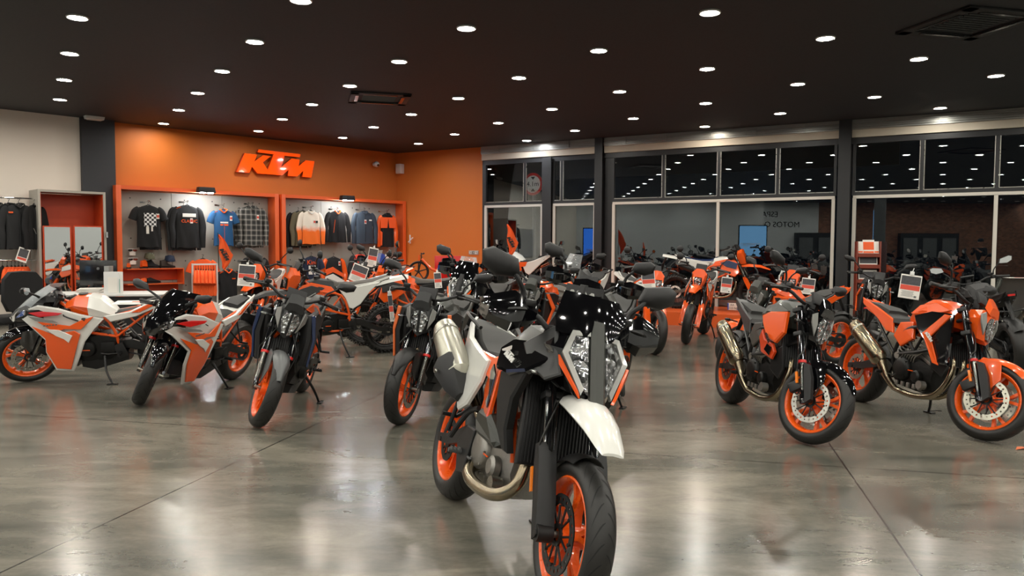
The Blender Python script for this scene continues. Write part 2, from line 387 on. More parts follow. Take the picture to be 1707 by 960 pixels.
def winbay(a,b_,ups,lows,z0=.15):
    """one glazed bay: dark upper lights, pale framed lower panes"""
    global wi
    wi+=1
    mb=MB(); zt=3.34
    wbox(mb,a,b_,-.05,.03,2.39,2.45); wbox(mb,a,b_,-.06,.0,z0-.15,z0+.02)
    for u in [a+.025]+list(ups)+[b_-.025]: wbox(mb,u-.025,u+.025,-.05,.02,2.45,zt)
    wf=mb.build('window_%d'%wi,'steel_dk'); wf['kind']='structure'
    mb=MB(); e=[a]+list(ups)+[b_]
    for i in range(len(e)-1):
        p,q=e[i]+.03,e[i+1]-.03
        wbox(mb,p,q,.0,.012,2.45,2.464); wbox(mb,p,p+.014,.0,.012,2.45,zt); wbox(mb,q-.014,q,.0,.012,2.45,zt)
    mb.build('window_bead','alu',wf)
    mb=MB(); wbox(mb,a+.02,b_-.02,-.05,.03,2.33,2.385)
    wbox(mb,a+.02,b_-.02,-.03,.02,z0,z0+.05)
    for u in [a+.045]+list(lows)+[b_-.045]: wbox(mb,u-.03,u+.03,-.05,.03,z0,2.34)
    mb.build('window_frame','frame_white',wf)
    mb=MB(); wbox(mb,a+.02,b_-.02,-.020,-.012,2.44,zt); mb.build('upper_pane','window_glass',wf)
    mb=MB(); wbox(mb,a+.02,b_-.02,-.020,-.012,z0+.02,2.36); mb.build('lower_pane','window_glass',wf)
winbay(.045,1.64,(1.145,),()); winbay(1.86,2.95,(2.09,),()); winbay(3.30,7.80,(4.45,5.60,6.74),(5.60,))
winbay(8.07,12.3,(9.2,10.33,),(10.33,)); winbay(12.5,16.8,(13.9,15.3),(14.6,)); winbay(17,21.2,(18.4,19.8),(19.1,))
mb=MB(); wbox(mb,3.13,3.30,-.12,.0,0,3.4); struct('trim_20',mb,'steel_dk')
mb=MB(); wbox(mb,0,24,-.1,.05,0,.14); struct('trim_21',mb,'kerb')
# outdoors: dark yard, height gauge sign on its gantry
mb=MB(); wbox(mb,-6,40,-30,-.35,-.12,-.1); struct('ground_outside',mb,'asphalt')
# ---------------------------------------------------------------- ceiling fittings
La=V((.583,2.438)); Lb=V((1.521,.923)); Lo=V((1.957,7.895))
def inside(p,marg=.25):
    P=V((p.x,p.y,0))
    return (P-O0).dot(ON)>marg+.1 and (P-A0).dot(WN)>marg and (P-FL).dot(V((-FD.y,FD.x,0)))*1>marg and (P-FR).dot(V((-(WE-FR).normalized().y,(WE-FR).normalized().x,0)))>marg
warm={(3,-6),(5,-8),(4,-6),(3,-4),(3,-3),(2,-2),(3,-2),(3,-1),(4,-4),(3,0),(1,2),(5,-6),(4,-5)}; cool={(6,-5),(4,-5),(5,-5),(5,-4),(6,-6),(5,-3)}
protos={}
def downlight(p,kind,n):
    if kind in protos:
        o=copy_tree(protos[kind]); o.location=p
    else:
        o=empty('downlight',p); mb=MB(); mb.lathe([(.105,0),(.108,-.012),(.098,-.018),(.086,-.012),(.086,0)],axis='z',n=20,closed=True); mb.build('trim_ring','plastic_white',o)
        mb=MB(); mb.lathe([(.0,-.009),(.05,-.0092),(.0865,-.009)],axis='z',n=10); mb.build('diffuser','lamp_'+kind,o); protos[kind]=o
    return o
lights=[]
for a in range(-16,12):
    for b_ in range(-16,16):
        p=Lo+La*a+Lb*b_
        if not inside(p): continue
        if (V((p.x,p.y,0))-V((0,6,0))).length>27: continue
        k='warm' if (a,b_) in warm else 'cool' if (a,b_) in cool else 'neutral'
        lights.append((a,b_,p,k))
rowname={}
for a,b_,p,k in lights:
    o=downlight((p.x,p.y,ZC),k,0)
    d=CAM-V((p.x,p.y,ZC)); x=(V((p.x,p.y,ZC))-CAM); zc=x.dot(_fw); px=853.5+FPX*x.dot(_RT)/zc if zc>0 else -1; py=480-FPX*x.dot(_UP)/zc if zc>0 else -1
    seen=zc>0 and -5<px<1712 and py>-8
    lightinfo=(o,a,b_,px,py,seen)
    rowname[o.name]=lightinfo
    tag(o,'round recessed ceiling downlight in the grid over the showroom floor','ceiling light','round downlights in the dark ceiling')
vis=sorted([v for v in rowname.values() if v[5]],key=lambda v:v[3])
refs=[(250,60,'above the slate pillar'),(455,270,'above the orange wordmark'),(632,163,'near the slotted air unit'),(740,245,'near the corner of the orange walls'),(900,240,'above the narrow window bay'),(1000,235,'in front of the slim black steel column'),(1200,225,'above the widest window bay'),(1406,200,'near the wide black column'),(1600,200,'above the right window bay')]
ordn=['first','second','third','fourth','fifth','sixth','seventh','eighth','ninth']
cols={}
for v in vis:
    r=min(refs,key=lambda q:abs(q[0]-v[3])); cols.setdefault(r[2],[]).append(v)
for nm,vs in cols.items():
    vs.sort(key=lambda v:v[4])
    for i,v in enumerate(vs): v[0]['label']='ceiling downlight, %s from the top among those %s'%(ordn[i] if i<9 else 'lowest',nm)
def ceil_pt(x,y): return atz(x,y,ZC)
def cassette(c,rot,s,label):
    o=empty('air_conditioner',c,(0,0,rot)); tag(o,label,'air conditioner')
    mb=MB(); 
    for sx_,sy_,dx,dy in ((0,1,s,.13),(0,-1,s,.13),(1,0,.13,s),(-1,0,.13,s)):
        mb.box((sx_*(s/2-.065),sy_*(s/2-.065),-.012),(dx,dy,.03),bev=.006)
    mb.build('panel_frame','black_matt',o)
    mb=MB()
    for i in range(9): mb.box((0,-s*.26+i*s*.065,-.006),(s*.56,.014,.012),rot=rx(.5))
    mb.build('grille','grey_mid' if s<1 else 'grey_dark',o)
    for q in range(4):
        a=q*PI/2; mb=MB(); mb.box((math.cos(a)*s*.385,math.sin(a)*s*.385,-.028),(.05,s*.55,.008),rot=rz(a)); mb.build('louvre','screen_blk',o)
cassette(ceil_pt(632,163),.25,.92,'slotted ceiling air unit beside the third row of lights above the orange wall')
cassette(ceil_pt(1618,38),.25,1.0,'dark ceiling air unit near the upper right corner of the picture')
p=ceil_pt(157,194); o=empty('emergency_light',p,(0,0,.8)); tag(o,'small white emergency light where the slate pillar meets the ceiling','emergency light')
mb=MB(); mb.box((0,0,-.03),(.30,.13,.06),bev=.01,taper=(1.1,1.1)); mb.build('housing','plastic_white',o); mb=MB(); mb.box((0,0,-.066),(.24,.08,.012),bev=.004); mb.build('cover','frame_white',o)
# dome camera
p=ow(6.05,.06,3.42); o=empty('security_camera',p); tag(o,'white ball security camera high on the orange wall by the corner','camera')
mb=MB(); mb.cyl(p*0,ON*.05,.055,16); mb.ell(ON*.09,(.07,.07,.07),16,12); mb.build('housing','plastic_white',o); mb=MB(); mb.cyl(ON*.13+V((0,0,-.02)),ON*.165+V((0,0,-.03)),.03,14); mb.build('lens','black_gloss',o)
p=atpl(670,282,ww(0,0,0),WN)+WN*.08; o=empty('wall_speaker',p,(0,0,math.atan2(WW.y,WW.x))); tag(o,'white box loudspeaker mounted on the orange corner','speaker')
mb=MB(); mb.box((0,0,0),(.17,.14,.24),bev=.015); mb.build('cabinet','plastic_white',o); mb=MB(); mb.box((0,-.073,0),(.14,.012,.21),bev=.004); mb.build('grille','frame_white',o); mb=MB(); mb.box((0,.09,0),(.05,.06,.05)); mb.build('bracket','plastic_white',o)
p=atpl(790,421,ww(0,0,0),WN)+WN*.012; o=empty('power_outlet',p,(0,0,math.atan2(WW.y,WW.x))); tag(o,'triple white socket plate on the orange wall beside the windows','socket')
mb=MB(); mb.box((0,0,0),(.27,.02,.1),bev=.004); mb.build('face_plate','board_grey',o)
for i in (-1,0,1): mb=MB(); mb.lathe([(.0,-.004),(.024,-.004),(.03,-.012),(.034,-.012)],c=(i*.08,-.004,0),n=16); mb.build('socket','plastic_white' if i!=0 else 'steel_dk',o)
p=atpl(686,400,ww(0,0,0),WN); o=empty('brochure_clip',p,(0,0,math.atan2(WW.y,WW.x))); tag(o,'small white wall bracket by the edge of the display frame','bracket')
mb=MB(); mb.box((-.03,-.02,.02),(.02,.03,.22)); mb.box((.05,-.1,0),(.18,.03,.02),rot=ry(-.7)); mb.build('arm','plastic_white',o)
# ---------------------------------------------------------------- the wordmark on the wall
mw=Matrix.Translation(ow(3.40,.10,3.265)) @ OWM @ Matrix.Diagonal((1,1,.80,1))
o=empty('wordmark_sign',ow(3.40,.0,3.265)); tag(o,'big glossy orange three letter sign on the orange wall','sign'); inv=Matrix.Translation(-ow(3.40,0,3.265))
mb=logo_mb(1.90,.07,mw=inv@mw); mb.build('letters','orange_dk',o,smooth=20)
mw=Matrix.Translation(ow(3.40,.108,3.265)) @ OWM @ Matrix.Diagonal((1,1,.80,1)); mb=logo_mb(1.885,.008,mw=inv@mw); 
M['sign_face']=mat('sign_face',(250,82,14),.06,coat=1); M['sign_face'].node_tree.nodes['Principled BSDF'].inputs['Emission Color'].default_value=(*lin((250,80,14)),1); M['sign_face'].node_tree.nodes['Principled BSDF'].inputs['Emission Strength'].default_value=.55
mb.build('face','sign_face',o,smooth=20)
for x,z in ((-.4,0),(.0,.1),(.4,.0)): mb=MB(); mb.cyl(ow(3.4+x,.0,3.265+z)-ow(3.4,0,3.265),ow(3.4+x,.05,3.265+z)-ow(3.4,0,3.265),.02,10); mb.build('standoff','steel_dk',o)
# ---------------------------------------------------------------- display frames
def display(s0,s1,label,ledx):
    base=ow(s0,0,0); o=empty('clothes_display',base,(0,0,math.atan2(OW.y,OW.x))); tag(o,label,'display unit')
    W=s1-s0; H=2.545; D=.35; t=.095
    for a in (0,W-t): mb=MB(); mb.box((a+t/2,-D/2,H/2),(t,D,H),bev=.004); mb.build('upright','orange_board',o)
    mb=MB(); mb.box((W/2,-D/2,H-.036),(W-2*t,D,.072)); mb.build('header','orange_board',o)
    for i in range(3):
        w3=(W-2*t)/3; mb=MB(); mb.box((t+w3*(i+.5),-.03,(H-.08)/2),(w3-.008,.03,H-.09)); mb.build('back_panel','board_grey',o)
        mb=MB()
        for zz in (.6,1.1,1.55,1.95,2.33):
            for xx in (.25,.8): mb.cyl((t+w3*(i+xx),-.045,zz),(t+w3*(i+xx),-.052,zz),.012,8)
        mb.build('peg_hole','grey_dark',o)
    L=empty('led_spotlight',ow(s0+ledx,.46,H-.03),(0,0,math.atan2(OW.y,OW.x))); tag(L,'black twin spotlight box over the '+label.split(',')[0].replace('orange-framed ',''),'spotlight')
    mb=MB(); mb.box((0,0,.02),(.36,.14,.11),bev=.008,taper=(.9,.9)); mb.box((0,.09,.06),(.06,.12,.03)); mb.build('housing','black_matt',L)
    for i in (-1,1):
        mb=MB(); mb.box((i*.08,-.03,-.043),(.09,.06,.014)); mb.build('led','spot_led',L)
    return o
display(-.06,3.30,'orange-framed clothing display under the wordmark, beside the slate pillar',1.68)
display(3.37,6.80,'orange-framed clothing display nearer to the corner',1.62)
# ---------------------------------------------------------------- motorcycles (local axes: x forward, y left, z up)
def rimtyre(root,name,x,R,tw,rimr,hw,col,style,det,xf,knob=False,disc='F',discmat='alu',spk=5):
    N=72 if det>1 else 48 if det else 32
    mb=MB(); c=(x,0,R)
    rr=rimr
    mb.lathe([(rr+.004,hw),(rr-.004,hw+.004),(rr-.014,hw-.004),(rr-.024,hw*.55),(rr-.03,0),(rr-.024,-hw*.55),(rr-.014,-hw+.004),(rr-.004,-hw-.004),(rr+.004,-hw),(rr-.01,-hw*.6),(rr-.014,0),(rr-.01,hw*.6)],c=c,n=N,closed=True)
    hubw=.06
    if style=='cast':
        mb.lathe([(.018,hubw),(.045,hubw),(.05,.03),(.05,-.03),(.045,-hubw),(.018,-hubw)],c=c,n=20,closed=True)
        for k in range(spk):
            a=2*PI*k/spk+.3
            def P(r,da,y): return V((x+r*math.cos(a+da),y,R+r*math.sin(a+da)))
            for sg in (-1,1):
                secs=[]
                for r,da,wd,hy in ((.042,.12*sg,.016,.022),(.09,.05*sg,.011,.018),(.15,.13*sg,.010,.014),(rr-.022,.20*sg,.012,.018)):
                    t=V((-math.sin(a+da),0,math.cos(a+da)))*wd; q=P(r,da,0)
                    secs.append([q+t+V((0,hy,0)),q-t+V((0,hy,0)),q-t*1.0-V((0,hy,0)),q+t-V((0,hy,0))])
                mb.skin(secs)
    else:
        mb.lathe([(.018,hubw),(.032,hubw),(.034,.04),(.022,.02),(.022,-.02),(.034,-.04),(.032,-hubw),(.018,-hubw)],c=c,n=16,closed=True)
    mb.xf(xf); W=mb.build(name,col,root,smooth=30)
    if style!='cast':
        mb=MB()
        for k in range(32):
            a=2*PI*k/32; b_=a+(.5 if (k//2)%2 else -.5); sd=1 if k%2 else -1
            mb.tube([(x+.03*math.cos(b_),sd*.038,R+.03*math.sin(b_)),(x+(rr-.02)*math.cos(a),sd*.006,R+(rr-.02)*math.sin(a))],.0024,4,caps=False)
        mb.xf(xf); mb.build('spokes','chrome_dk',W)
    # tyre
    h=R-rr-.006; hh=h*.72; r0=R-hh; prof=[(rr-.004,hw-.004),(rr+.008,hw+.002)]
    prof=[(rr-.003,hw-.006),(rr+.006,hw+.003),(rr+.016,(hw+tw/2)/2+.003)]
    for i in range(13):
        t=PI/2-PI*i/12; prof.append((r0+hh*math.cos(t),tw/2*math.sin(t)))
    prof+=[(rr+.016,-(hw+tw/2)/2-.003),(rr+.006,-hw-.003),(rr-.003,-hw+.006)]
    if knob: prof=[(r-(.011 if 4<=i<=12 and abs(y)<tw*.46 else 0),y) for i,(r,y) in enumerate(prof)]
    mb=MB(); mb.lathe(prof,c=c,n=N,closed=True)
    if knob:
        NK=34
        for k in range(NK):
            for j,t in enumerate((-1.12,-.55,0,.55,1.12)):
                a=2*PI*(k+.5*(j%2))/NK; r=r0+hh*math.cos(t)-.002; y=tw/2*math.sin(t)
                m=Matrix.Translation(V((x,0,R))) @ Matrix.Rotation(-a,4,'Y') @ Matrix.Translation(V((r,y,0))) @ Matrix.Rotation(t*.9,4,'Z')
                t2=MB(); t2.box((0,0,0),(.026,.024 if j!=2 else .03,.022)); t2.xf(m)
                me=bpy.data.meshes.new('k'); t2.b.to_mesh(me); t2.b.free(); mb.b.from_mesh(me); bpy.data.meshes.remove(me)
    mb.xf(xf); ty=mb.build('tyre','rubber',W,smooth=35)
    if not knob and det:
        mb=MB(); NG=26 if det>1 else 20
        for k in range(NG):
            for sg in (-1,1):
                rg=[]
                for q in range(6):
                    u_=q/5; t=(.10+u_*.95)*sg; a=2*PI*(k+(.5 if sg>0 else 0))/NG + .30*u_**1.4*(1 if x>0 else -1)*-1
                    wd=(.016 if det>1 else .013)*math.sin(PI*(u_*.9+.08))+.002
                    r=r0+hh*math.cos(t)+.0007; y=tw/2*math.sin(t)
                    rg.append([V((x+r*math.cos(a+wd),y,R+r*math.sin(a+wd))),V((x+r*math.cos(a-wd),y,R+r*math.sin(a-wd)))])
                mb.skin(rg,caps=False,closed=False)
        mb.xf(xf); mb.build('tread_groove','tread',ty)
    def dsk(y,ro,ri,nm='brake_disc',mt=None):
        mb=MB(); n=72 if det else 36; lv=[ri,ri+(ro-ri)*.35,ri+(ro-ri)*.65,ro]
        for f_,yy in ((1,y+.0022),(-1,y-.0022)):
            g=[[mb.b.verts.new((x+(r*(1+(.015 if (k//3)%2 and i in(0,3) else 0)))*math.cos(2*PI*k/n),yy,R+(r*(1+(.015 if (k//3)%2 and i in (0,3) else 0)))*math.sin(2*PI*k/n))) for i,r in enumerate(lv)] for k in range(n)]
            for k in range(n):
                for i in range(3):
                    if i==1 and k%3==0: continue
                    mb.face([g[k][i],g[(k+1)%n][i],g[(k+1)%n][i+1],g[k][i+1]])
        mb.xf(xf); d=mb.build(nm,mt or discmat,W)
        mb=MB(); m_=6
        for k in range(m_):
            a=2*PI*k/m_; 
            for da in (-.25,.25): mb.tube([(x+.03*math.cos(a),y,R+.03*math.sin(a)),(x+(ri-.002)*math.cos(a+da),y,R+(ri-.002)*math.sin(a+da))],.005,5)
        mb.lathe([(.026,y+.006),(.045,y+.006),(.045,y-.006),(.026,y-.006)],c=c,n=16,closed=True)
        for k in range(8):
            a=2*PI*k/8; mb.cyl((x+(ri+.002)*math.cos(a),y-.006,R+(ri+.002)*math.sin(a)),(x+(ri+.002)*math.cos(a),y+.006,R+(ri+.002)*math.sin(a)),.007,8)
        mb.xf(xf); mb.build('disc_carrier','black',d)
    return W,dsk
def arcfender(cx,cz,rin,a0,a1,wid,drop=.03,th=.004,n=14,tip=1.0):
    """mudguard following a wheel; angles in degrees from straight ahead, upwards"""
    mb=MB(); rings=[]
    for i in range(n+1):
        t=i/n; a=R_(a0+(a1-a0)*t); wd=wid*(1-(1-tip)*(1-min(1,t*3)))*(1 if t<.85 else 1-(t-.85)*1.5)
        pr=[]
        for k in range(9):
            u_=-1+2*k/8; rr=rin-drop*abs(u_)**2.5
            pr.append(V((cx+rr*math.cos(a),u_*wid/2*(wd/wid),cz+rr*math.sin(a))))
        for k in range(8,-1,-1):
            u_=-1+2*k/8; rr=rin-th-drop*abs(u_)**2.5
            pr.append(V((cx+rr*math.cos(a),u_*(wid/2-th*.5)*(wd/wid),cz+rr*math.sin(a))))
        rings.append(pr)
    mb.skin(rings); return mb
def gr(pts,sc=1,off=(0,0,0)): return [(p[0]*sc+off[0],p[1]*sc+off[1],p[2]*sc+off[2]) for p in pts]

def bike(label,f,r,lean=-9,steer=0,kind='naked',det=1,group=None,z0=0,wb=None,name='motorcycle',**k):
    """f, r: where the front and rear tyres stand on the floor"""
    c={'body':'black','shroud':'orange','tank':'grey_matt','seat':'seat_dk','tail':'grey_matt','frame':'orange_frame','rim':'orange_rim','fender':'black','mask':'grey_matt','accent':'orange','mirror':'black_matt','side':'white','guard':'black_matt','disc':'alu','engine':'engine_dk','can':'titan'}
    c.update(k)
    f=V((f[0],f[1],0)); r=V((r[0],r[1],0)); mid=(f+r)/2; yaw=math.atan2(f.y-r.y,f.x-r.x)
    root=empty(name,(mid.x,mid.y,z0),(R_(lean),0,yaw)); tag(root,label,'motorcycle',group)
    ent=kind in('enduro','motard'); adv=kind in('adventure','smt')
    WB=1.48 if not ent else 1.49
    if kind=='sport': WB=1.36
    if wb: WB=wb
    fx,rx_=WB/2,-WB/2
    knob=k.get('knob',kind in('enduro',)); Rf=.345 if kind=='enduro' else .33 if (kind=='adventure') else .30; Rr=.335 if kind=='enduro' else .32
    twf=.09 if kind=='enduro' else .118; twr=.135 if kind=='enduro' else (.14 if kind=='sport' or c.get('slim') else .175)
    spoked=ent or kind=='adventure'
    T=.10 if ent else .05 if adv else 0          # taller chassis
    rake=25; sv=V((-math.sin(R_(rake)),0,math.cos(R_(rake)))); A=V((fx-.03,0,Rf))
    SM=Matrix.Translation(A)@Matrix.Rotation(R_(steer),4,sv)@Matrix.Translation(-A); I=Matrix.Identity(4)
    def P(nm,mb,mt,par=None,fr=False,**kw):
        if fr: mb.xf(SM)
        return mb.build(nm,mt,par or root,**kw)
    # wheels
    W,dsk=rimtyre(root,'front_wheel',fx,Rf,twf,Rf-(.075 if kind!='enduro' else .08),.045 if not kind=='enduro' else .028,c['rim'],'spoked' if spoked else 'cast',det,SM,knob)
    big=kind in('smt',) or c.get('twin_disc')
    dsk(.062,.155,.115,mt=c['disc'])
    if big: dsk(-.062,.155,.115,mt=c['disc'])
    W2,dsk2=rimtyre(root,'rear_wheel',rx_,Rr,twr,Rr-(.1 if kind!='enduro' else .085) +(.0),.07 if twr>.15 else .055 if kind!='enduro' else .032,c['rim'],'spoked' if spoked else 'cast',det,I,knob)
    dsk2(-.085,.115,.08,mt=c['disc'])
    mb=MB(); mb.lathe([(.05,.078),(.085,.078),(.09,.082),(.085,.086),(.05,.086)],c=(rx_,0,Rr),n=30,closed=True); P('sprocket',mb,'steel_dk',W2)
    # fork
    L=.70+T; top=A+sv*L; fs=.10
    def ax(t,y=0,fwd=0): return A+sv*t+V((fwd*math.cos(R_(rake)),y,fwd*math.sin(R_(rake))))
    mb=MB()
    for s in (-1,1):
        mb.cyl(ax(.0,s*fs),ax(.30,s*fs),.021 if kind!='smt' else .023,14); 
        mb.cyl(ax(.28,s*fs),ax(L+.02,s*fs),.028,16)
        mb.box(ax(.0,s*fs*.97),(.06,.035,.075),rot=ry(R_(-rake)),bev=.008)
    P('fork',mb,c.get('forkcol','black_gloss'),fr=True); FK=root.children[-1]
    mb=MB()
    for s in (-1,1):
        mb.lathe([(.0225,0),(.031,0),(.031,.02),(.0225,.02)],c=(0,s*fs,0),axis='z',n=16,closed=True)
    m_=Matrix.Translation(ax(.27))@Matrix.Rotation(R_(-rake),4,'Y'); mb.xf(m_); P('dust_seal',mb,'red' if c.get('seal',1) else 'black',FK,True)
    mb=MB()
    for s in (-1,1): mb.cyl(ax(.06,s*fs),ax(.275,s*fs),.0225,14)
    P('stanchion',mb,'chrome_dk',FK,True)
    mb=MB()
    for t in (L-.20,L-.01):
        mb.box(ax(t,0,-.01),(.07,fs*2+.07,.032),rot=ry(R_(-rake)),bev=.008)
    P('fork_clamp',mb,'black',FK,True)
    mb=MB(); mb.cyl((fx-.0,-.112,Rf),(fx,.112,Rf),.014,12); P('axle',mb,'alu',FK,True)
    if kind=='smt':
        mb=MB()
        for s in (-1,1): mb.cyl((fx-.01,s*.085,Rf-.005),(fx-.01,s*.15,Rf-.005),.034,16); mb.cyl((fx-.01,s*.15,Rf-.005),(fx-.01,s*.156,Rf-.005),.018,6)
        P('axle_clamp',mb,'black',FK,True)
    mb=MB()
    for s in ((1,-1) if big else (1,)):
        mb.box((fx-.125,s*.095,Rf+.075),(.075,.05,.12),rot=ry(.9),bev=.012)
    P('brake_caliper',mb,'black' if kind!='smt' else 'grey_dark',FK,True)
    mb=MB()
    for s in (-1,1):
        mb.tube([ax(L-.18,s*.05,.02),ax(L-.35,s*.13,.04),ax(.30,s*.15,.0),(fx-.13,s*.12,Rf+.13)],.0045,6,sub=4)
    P('brake_hose',mb,'rubber',FK,True)
    if kind=='smt' or ent:
        for s in (-1,1):
            mb=MB(); o=.135
            pr=[(-.03,-.04),(.032,-.035),(.042,.12),(.034,.28),(.018,.345),(-.028,.345),(-.04,.26)]
            def G(a,b_,dy): q=ax(b_,s*(o+dy),a); return q
            ringo=[G(a,b_,-.01) for a,b_ in pr]; ringi=[G(a*.7,b_*.97+.006,.018) for a,b_ in pr]; back=[G(a,b_,-.055) for a,b_ in pr]
            mb.skin([back,ringo,ringi]); P('fork_guard',mb,'black_matt' if kind=='smt' else (c['shroud']),FK,True)
        if kind=='smt':
            mb=MB()
            for s in (-1,1): mb.box(ax(.20,s*.158,-.035),(.02,.006,.1),rot=ry(R_(-rake)))
            P('reflector',mb,'amber',FK,True)
    elif c.get('guardplate'):
        for s in (-1,1):
            mb=MB(); pr=[(.025,-.04),(.075,-.02),(.09,.14),(.075,.24),(.035,.26),(.028,.1)]
            mb.skin([[ax(b_,s*.10,a) for a,b_ in pr],[ax(b_,s*.135,a) for a,b_ in pr]]); P('fork_guard',mb,'black_matt',FK,True)
            mb=MB(); mb.box(ax(.16,s*.13,-.03),(.018,.012,.085),rot=ry(R_(-rake))); P('reflector',mb,'amber',FK,True)
    # front mudguard
    if ent:
        h=.56+T
        mb=MB(); b0=fx-.25; zz=.80+T*.4
        mb.hull([(b0-.05,[(0,zz+.02),(.05,zz+.015),(.07,zz-.01),(.0,zz-.01)]),(b0+.15,[(0,zz+.05),(.055,zz+.045),(.085,zz+.0),(.0,zz+.03)]),(b0+.35,[(0,zz+.03),(.05,zz+.026),(.075,zz-.01),(.0,zz+.015)]),(b0+.52,[(0,zz-.045),(.03,zz-.05),(.045,zz-.06),(.0,zz-.06)])])
        P('front_fender',mb,c['fender'],fr=True)
    elif kind=='smt':
        mb=arcfender(fx,Rf,Rf+.020,86,142,.135,.035); P('front_fender',mb,'black',fr=True)
    else:
        mb=arcfender(fx,Rf,Rf+.022,28,135,.135,.045,tip=.35); 
        mb2=mb
        P('front_fender',mb2,c['fender'],fr=True)
        mb=MB()
        for s in (-1,1): mb.plate([(fx-.03,.075,Rf+.02),(fx+.06,.07,Rf+.16),(fx+.03,.07,Rf+.29),(fx-.10,.072,Rf+.30),(fx-.17,.075,Rf+.2)],.006,.006,.002,sy=s)
        P('fender_stay',mb,c['fender'],FK,True)
    # bars
    hb=top+V((-.01,0,.06 if kind!='sport' else -.03)); up=.05 if kind!='sport' else -.03
    if adv: up=.09
    ew=.39 if kind!='sport' else .33
    mb=MB()
    pts=[(hb.x-.13,-ew,hb.z+up-.02),(hb.x-.06,-.22,hb.z+up),(hb.x,-.09,hb.z),(hb.x,.09,hb.z),(hb.x-.06,.22,hb.z+up),(hb.x-.13,ew,hb.z+up-.02)]
    if kind=='sport': hb.z-=.07; up=-.03
    if kind=='sport': pts=[(hb.x-.16,-ew,hb.z+up-.05),(hb.x-.03,-.15,hb.z+up),(hb.x,-.1,hb.z+up)]; mb.tube([(p[0],-p[1],p[2]) for p in pts],.0125,10); mb.tube(pts,.0125,10)
    else: mb.tube(pts,.013,10,sub=3)
    mb.box((hb.x,.045,hb.z-.03),(.045,.03,.07),bev=.005); mb.box((hb.x,-.045,hb.z-.03),(.045,.03,.07),bev=.005)
    P('handlebar',mb,'black_matt',fr=True); HB=root.children[-1]
    E=V((hb.x-.13 if kind!='sport' else hb.x-.16,ew,hb.z+up-(.02 if kind!='sport' else .05))); Bq=V((hb.x-.06,.22,hb.z+up)) if kind!='sport' else V((hb.x-.03,.15,hb.z+up)); d=(E-Bq).normalized()
    for s in (-1,1):
        def Y(v): return V((v.x,v.y*s,v.z))
        mb=MB(); mb.tube([Y(E-d*.125),Y(E-d*.12),Y(E-d*.005),Y(E+d*.005),Y(E+d*.02)],[.021,.0165,.0165,.019,.016],12); P('grip',mb,'rubber',HB,True)
        mb=MB(); g=E-d*.16; mb.box(Y(g),(.055,.05,.045),bev=.01,rot=rz(-.25*s)); mb.box(Y(g+V((.03,-.01,.035))),(.05,.05,.03),bev=.008); P('switch_housing',mb,'black',HB,True)
        mb=MB(); mb.tube([Y(g+V((.045,.0,.005))),Y(g+V((.075,.06,.0))),Y(E+V((.05,-.0,-.01)))],[.010,.007,.008],6,sub=3); P('lever',mb,'grey_mid' if ent else 'black',HB,True)
    # mirrors
    mst=c.get('mst','naked')
    for s in ((-1,1) if c.get('mirrors',1) else ()):
        g=E-d*.15
        if kind=='sport': b0=V((top.x+.13,.10,top.z-.03)); m1=V((top.x+.18,.29,top.z+.07))
        elif kind=='enduro' or kind=='motard' or mst=='round': b0=g+V((0,0,.03)); m1=g+V((.0,.13,.20))
        elif adv: b0=g+V((0,0,.03)); m1=g+V((.0,.10,.165))
        else: b0=g+V((0.0,0,.03)); m1=g+V((-.02,.12,.17))
        def Y(v): return V((v.x,v.y*s,v.z))
        mb=MB(); midp=(b0+m1)/2+V((.02,.0,.03)) if kind!='sport' else (b0+m1)/2+V((-.01,0,.0))
        if kind=='sport': mb.tube([Y(b0),Y(midp),Y(m1)],[.016,.011,.009],8,sub=3)
        else: mb.tube([Y(b0),Y(b0+V((0,.01,.05))),Y(midp),Y(m1-V((0,.02,0)))],[.010 if not adv else .016,.008 if not adv else .012,.0075 if not adv else .011,.008 if not adv else .011],8,sub=3)
        MR=P('mirror',mb,'black_matt',HB if kind!='sport' else None,kind!='sport')
        mb=MB()
        if ent or mst=='round':
            mb.tube([Y(m1+V((-.012,0,.02))),Y(m1+V((-.004,0,.02))),Y(m1+V((.02,0,.02))),Y(m1+V((.035,0,.02)))],[.046,.05,.042,.015],20)
            gp=[(m1.x-.0125,(m1.y+.044*math.cos(q*PI/8))*s,m1.z+.02+.044*math.sin(q*PI/8)) for q in range(16)]
        else:
            hz_=.042 if not adv else .058; hy=.085 if not adv else .095; sl=.02
            sh=[(-hy,-.25*hz_-sl),(-hy*.75,hz_*.75-sl*.5),(hy*.55,hz_+sl*.3),(hy,hz_*.35+sl),(hy*.9,-hz_*.55+sl*.5),(hy*.2,-hz_),(-hy*.7,-hz_*.85)]
            def rg(dx,sc): return [V((m1.x+dx,(m1.y+.03+a*sc)*s,m1.z+.015+b_*sc)) for a,b_ in sh]
            mb.skin([rg(-.012,.96),rg(-.004,1),rg(.02,.88),rg(.042,.45)])
            gp=[tuple(V((m1.x-.0128,(m1.y+.03+a*.9)*s,m1.z+.015+b_*.9))) for a,b_ in sh]
        hs=P('mirror_housing' if False else 'housing',mb,c['mirror'],MR,kind!='sport',smooth=50)
        mb=MB(); mb.plate(gp,.002,out=(-1,0,0)); P('mirror_glass',mb,'mirror',MR,kind!='sport')
    # dash
    mb=MB(); mb.box((hb.x+.07,0,hb.z+.05+(.03 if adv else 0)),(.025,.16,.10),rot=ry(-.5),bev=.008); mb.box((hb.x+.05,0,hb.z+.01),(.05,.05,.07)); D=P('dashboard',mb,'black_matt',fr=kind!='sport' and not adv)
    mb=MB(); q=V((hb.x+.07,0,hb.z+.05+(.03 if adv else 0)))+ry(-.5)@V((-.0135,0,0)); mb.box(q,(.002,.135,.075),rot=ry(-.5)); P('display',mb,'screen_blk',D,kind!='sport' and not adv)
